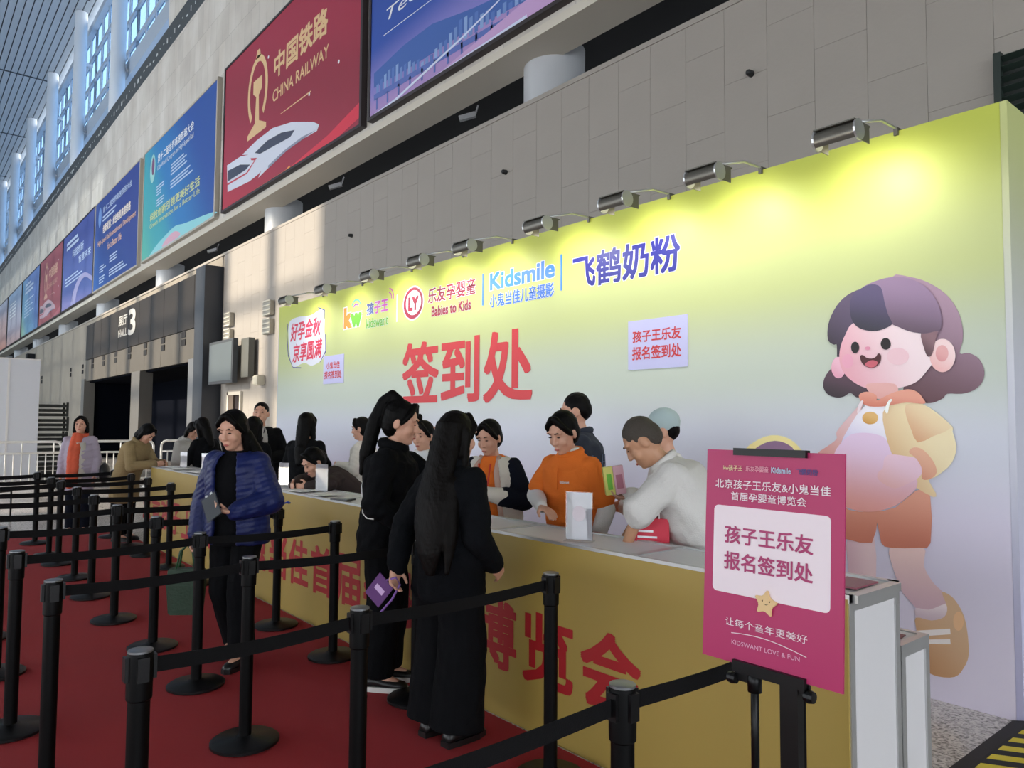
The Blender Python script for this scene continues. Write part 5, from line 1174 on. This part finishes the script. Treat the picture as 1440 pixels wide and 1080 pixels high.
p = Person('tall man in a dark plaid jacket behind the orange polo woman', -3.93, 3.98, (-.75, -.66), 1.80, lean=3, hp=10, vox=.009)
p.body(.007); p.face(True)
PLAID = mat('dark plaid', '#1d2433', .85, var=.3, vscale=3)
p.top('plaid_jacket', PLAID, hem=.74, r=(.22, .155), sleeve=(.078, .07, .055), fold=.016, seed=20); p.collar(PLAID, .066, .05)
for q in range(5):
    p.sub('plaid_stripe', MB().tube([p.B((-.19+.095*q, -.155*math.sqrt(max(.05, 1-((-.19+.095*q)/.225)**2))-.004, z)) for z in (.76, .95, 1.1, 1.25)], .0025, 5), mat('plaid line', '#5d6a86', .8))
for z in (.9, 1.05, 1.2): p.sub('plaid_stripe', MB().tube([p.B((.216*math.cos(R(a)), .158*math.sin(R(a)), z)) for a in range(180, 361, 15)], .0025, 5), mat('plaid line', '#5d6a86', .8))
p.pants(NAVYC); p.shoes(MSHOE); p.hair('crop')

p = Person('man with cropped hair in a white shirt bending over the counter', -2.36, 3.36, (-.78, -.63), 1.72, lean=30, hp=14, hy=-.1, vox=.008, skin=SKIN2, wide=1.06)
p.arm[-1] = [(-.27, .36, 1.12), (-.17, .44, .90), dict(d=(.2, .3, -1), n=(1, 0, 0))]; p.arm[1] = [(.27, .32, 1.12), (.15, .46, .90), dict(d=(-.2, .4, -1), n=(-1, 0, 0))]
p.body(.0065); p.face(True)
p.top('white_shirt', cloth('white grey cotton', '#cfccc8'), hem=.76, r=(.225, .165), waist=(.22, .165), sleeve=(.088, .078, .07), slen=.56, fold=.022, seed=22); p.collar(cloth('white grey cotton', '#cfccc8'), .068, .04)
p.sub('chest_badge', MB().ell(p.B((-.1, .165, 1.2)), (.012, .006, .022)), mat('dark red badge', '#7a2530', .5))
p.pants(BLKC); p.shoes(MSHOE); p.hair('crop', HAIRG)

p = Person('person in white with a pale blue cap, half hidden behind the bending man', -2.92, 3.76, (-.75, -.66), 1.66, lean=5, hp=10, vox=.009)
p.arm[-1] = [(-.29, .10, 1.10), (-.37, .27, 1.16), dict(d=(-.25, .9, .1), n=(0, 0, 1), curl=.35, thumb=1)]; p.arm[1] = [(.23, .05, 1.06), (.2, .3, 1.05), None]
place_at(cb, p, (-.40, .36, 1.185)); cb.rotation_euler = (0, R(-8), R(50))
p.body(.007); p.top('white_jacket', WHITEC, hem=.74, r=(.2, .15), sleeve=(.075, .07, .06), fold=.02, seed=25); p.pants(GREYC); p.shoes(MSHOE)
p.hair('crop'); M_, pv_ = p.Hm(); p.sub('blue_cap', MB().ell(p.H((0, -.025, 1.585)), (.092, .105, .095), M_), mat('pale blue cap', '#a3b4b6', .8))

p = Person('woman with long dark hair in a black coat, back turned, behind the counter', -7.55, 3.42, (-.60, .80), 1.66, lean=0, hp=5, vox=.009)
p.arm[-1] = [(-.25, .06, 1.1), (-.18, .26, 1.05), None]; pb_ = p
p.body(.0075); p.top('black_coat', BLKC, hem=.42, r=(.2, .15), sleeve=(.072, .065, .052), fold=.014, seed=30); p.pants(BLKC); p.shoes(MSHOE)
p.hair('long', extra=lambda m: (m.capsule(pb_.H((0, -.06, 1.5)), .08, pb_.B((0, -.12, 1.28)), .075, flat=((0, 1, 0), .6)), m.capsule(pb_.B((0, -.12, 1.28)), .07, pb_.B((.0, -.15, 1.16)), .045, flat=((0, 1, 0), .6))))

p = Person('woman in a dark brown coat bending low over the counter papers', -6.35, 3.42, (.12, -.99), 1.60, lean=60, hp=-24, hy=-.3, vox=.009)
p.arm[-1] = [(-.24, .5, 1.08), (-.1, .62, 1.06), None]; p.arm[1] = [(.24, .5, 1.08), (.12, .64, 1.06), None]; pc_ = p
p.body(.0075); p.face(True); p.top('brown_coat', BROWN, hem=.7, r=(.2, .15), sleeve=(.072, .065, .052), fold=.014, seed=31); p.pants(BLKC); p.shoes(MSHOE)
p.hair('pony', extra=lambda m: m.capsule(pc_.H((0, -.10, 1.55)), .04, pc_.H((.02, -.12, 1.42)), .03))

p = Person('woman with a hair bun in a white jacket with orange hem, facing left', -7.55, 4.12, (-.74, -.67), 1.62, lean=2, hp=10, vox=.009)
p.arm[-1] = [(-.22, .05, 1.08), (-.08, .27, 1.12), None]; p.arm[1] = [(.22, .05, 1.08), (.08, .27, 1.10), None]; pd_ = p
p.body(.0075); p.face(True); p.top('orange_shirt', ORG, hem=.74, r=(.19, .145), sleeve=(.05, .05, .04), slen=.4, fold=.01); p.top('white_jacket', OFFW, hem=.86, r=(.2, .155), sleeve=(.075, .07, .058), fold=.018, seed=33)
p.sub('bag_strap', MB().tube([p.B((.09, .07, 1.38)), p.B((.0, .165, 1.2)), p.B((-.15, .13, .95)), p.B((-.2, .05, .85))], .008, 6), mat('brown strap', '#4a2c22', .6)); p.pants(BLKC); p.shoes(MSHOE)
p.hair('bun', extra=lambda m: m.ell(pd_.H((0, -.12, 1.60)), (.038, .035, .038)))

p = Person('girl in a white quilted puffer jacket between the two women in black', -5.29, 3.47, (.40, -.92), 1.58, lean=3, hp=8, vox=.009)
p.body(.0075); p.face(False)
def puff(m):
    for z in np.arange(.78, 1.3, .065): m.loft(p.torso([(z, .19, .14, 0), (z+.015, .212, .162, 0), (z+.045, .212, .162, 0), (z+.06, .19, .14, 0)]))
p.top('puffer_jacket', cloth('white quilt', '#d7d8da'), hem=.76, r=(.19, .14), sleeve=(.08, .075, .06), fold=.006, extra=puff); p.collar(cloth('white quilt', '#d7d8da'), .07, .07); p.pants(NAVYC); p.shoes(MSHOE); pe_ = p
p.hair('bun', extra=lambda m: m.ell(pe_.H((.04, -.03, 1.69)), (.03, .03, .035)))

p = Person('man in a black jacket over grey shirt with papers, by the backdrop corner', -9.05, 3.5, (.84, -.54), 1.80, lean=0, hp=0, hy=.0, vox=.009, wide=1.1)
p.arm[-1] = [(-.27, .03, 1.08), (-.12, .26, 1.05), None]; p.arm[1] = [(.27, .02, 1.08), (.12, .26, 1.03), None]
p.body(.0075); p.face(False); p.top('grey_shirt', GREYC, hem=.76, r=(.185, .14), sleeve=(.05, .05, .04), slen=.4, fold=.01); open_jacket(p, BLKC, False, None, r=(.215, .165), gap=32); p.pants(NAVYC); p.shoes(MSHOE); p.hair('crop')
for k in (-1, 1): p.sub('lanyard', MB().tube([p.B((k*.06, .07, 1.39)), p.B((k*.05, .15, 1.25)), p.B((0, .165, 1.1))], .006, 6), NAVYC)
o = MB().box(-.1, .1, -.002, .002, -.13, .13).build('paper_sheet', mat('white paper', '#e4e2dd', .7)); tag(o, 'white paper in the hands of the man in the black jacket', 'paper'); place_at(o, p, (0, .33, 1.06), (R(-30), 0, 0))

p = Person('dark haired woman in black, mostly hidden behind the blue jacket', -8.55, 3.22, (-.5, .5), 1.62, vox=.01, hp=8)
p.body(.009); p.top('dark_jacket', BLK2, hem=.75, fold=.012); p.pants(BLKC); p.shoes(MSHOE); pf_ = p
p.hair('long', extra=lambda m: m.capsule(pf_.H((0, -.06, 1.5)), .08, pf_.B((0, -.1, 1.28)), .06))
p = Person('dark haired woman in black facing the woman in the grey hoodie', -10.1, 3.19, (-.85, -.35), 1.62, vox=.01, hp=18, lean=5)
p.arm[-1] = [(-.22, .1, 1.08), (-.1, .3, 1.0), None]
p.body(.009); p.face(True); p.top('dark_jacket', BLKC, hem=.75, fold=.012, seed=40); p.pants(BLKC); p.shoes(MSHOE); pg_ = p
p.hair('long', extra=lambda m: m.capsule(pg_.H((0, -.06, 1.5)), .07, pg_.B((0, -.1, 1.3)), .06))
p = Person('short haired woman in a light grey hoodie looking down at the counter end', -11.1, 3.22, (.75, .25), 1.58, vox=.009, hp=30, lean=8)
p.arm[-1] = [(-.22, .08, 1.06), (-.08, .28, 1.0), None]; p.arm[1] = [(.22, .08, 1.06), (.1, .28, 1.0), None]
p.body(.008); p.face(True); p.top('grey_hoodie', GREYC, hem=.74, r=(.2, .15), sleeve=(.072, .065, .055), fold=.016, seed=41, extra=lambda m: m.ell(p.B((0, -.1, 1.37)), (.12, .07, .06))); p.collar(GREYC, .075, .06); p.pants(NAVYC); p.shoes(MSHOE); p.hair('bob', HAIRB)

# --- far left, in front of the counter
p = Person('woman in a khaki coat leaning over the left end of the counter', -10.9, 2.40, (.75, .66), 1.60, lean=24, hp=22, vox=.009)
p.arm[-1] = [(-.24, .26, 1.04), (-.13, .48, 1.04), None]; p.arm[1] = [(.24, .26, 1.02), (.1, .48, 1.05), None]
p.body(.008); p.face(True); p.top('khaki_coat', KHAKI, hem=.52, r=(.215, .17), waist=(.2, .155), sleeve=(.078, .07, .06), fold=.02, seed=43); p.collar(KHAKI, .075, .05); p.pants(BLKC); p.shoes(MSHOE); p.hair('bob')
p = Person('woman in a lilac coat and long orange scarf standing past the queue', -12.05, 2.06, (.93, -.37), 1.62, lean=0, hp=-4, hy=-.1, vox=.009)
p.body(.008); p.face(False); p.top('lilac_coat', LILAC, hem=.60, r=(.19, .15), waist=(.2, .155), sleeve=(.078, .07, .055), fold=.018, seed=44)
p.sub('cream_front', MB().loft([[p.B((x, .13+dy, z)) for x, dy in ((-.10, 0), (-.0, .05), (.09, 0), (.08, -.04), (-.08, -.04))] for z in (.66, .9, 1.1, 1.3)]), OFFW)
SCARF = mat('orange red scarf', '#cf5a3c', .85, var=.25, vscale=9, bump=.3, bscale=60)
m = MB(); m.tube([p.B((.075*math.cos(t), -.005+.08*math.sin(t), 1.40+.01*math.sin(2*t))) for t in [2*math.pi*i/16 for i in range(16)]], .035, 8, True)
for x, z1 in ((.05, .70), (-.005, .74)): m.capsule(p.B((x, .09, 1.38)), .045, p.B((x+.02, .185, 1.15)), .05); m.capsule(p.B((x+.02, .185, 1.15)), .05, p.B((x+.03, .19, z1)), .05)
remesh(m, .009, 'scarf', SCARF, p.root, p.S, 4, .012)
p.pants(NAVYC); p.shoes(MSHOE); p.hair('bob')
sbg = MB(); sbg.ell((0, 0, 0), (.07, .13, .15)); o = sbg.build('shoulder_bag', mat('black bag', '#16171b', .5), smooth=True); tag(o, 'black shoulder bag at the side of the woman in the lilac coat', 'bag'); place_at(o, p, (-.32, -.02, .85))
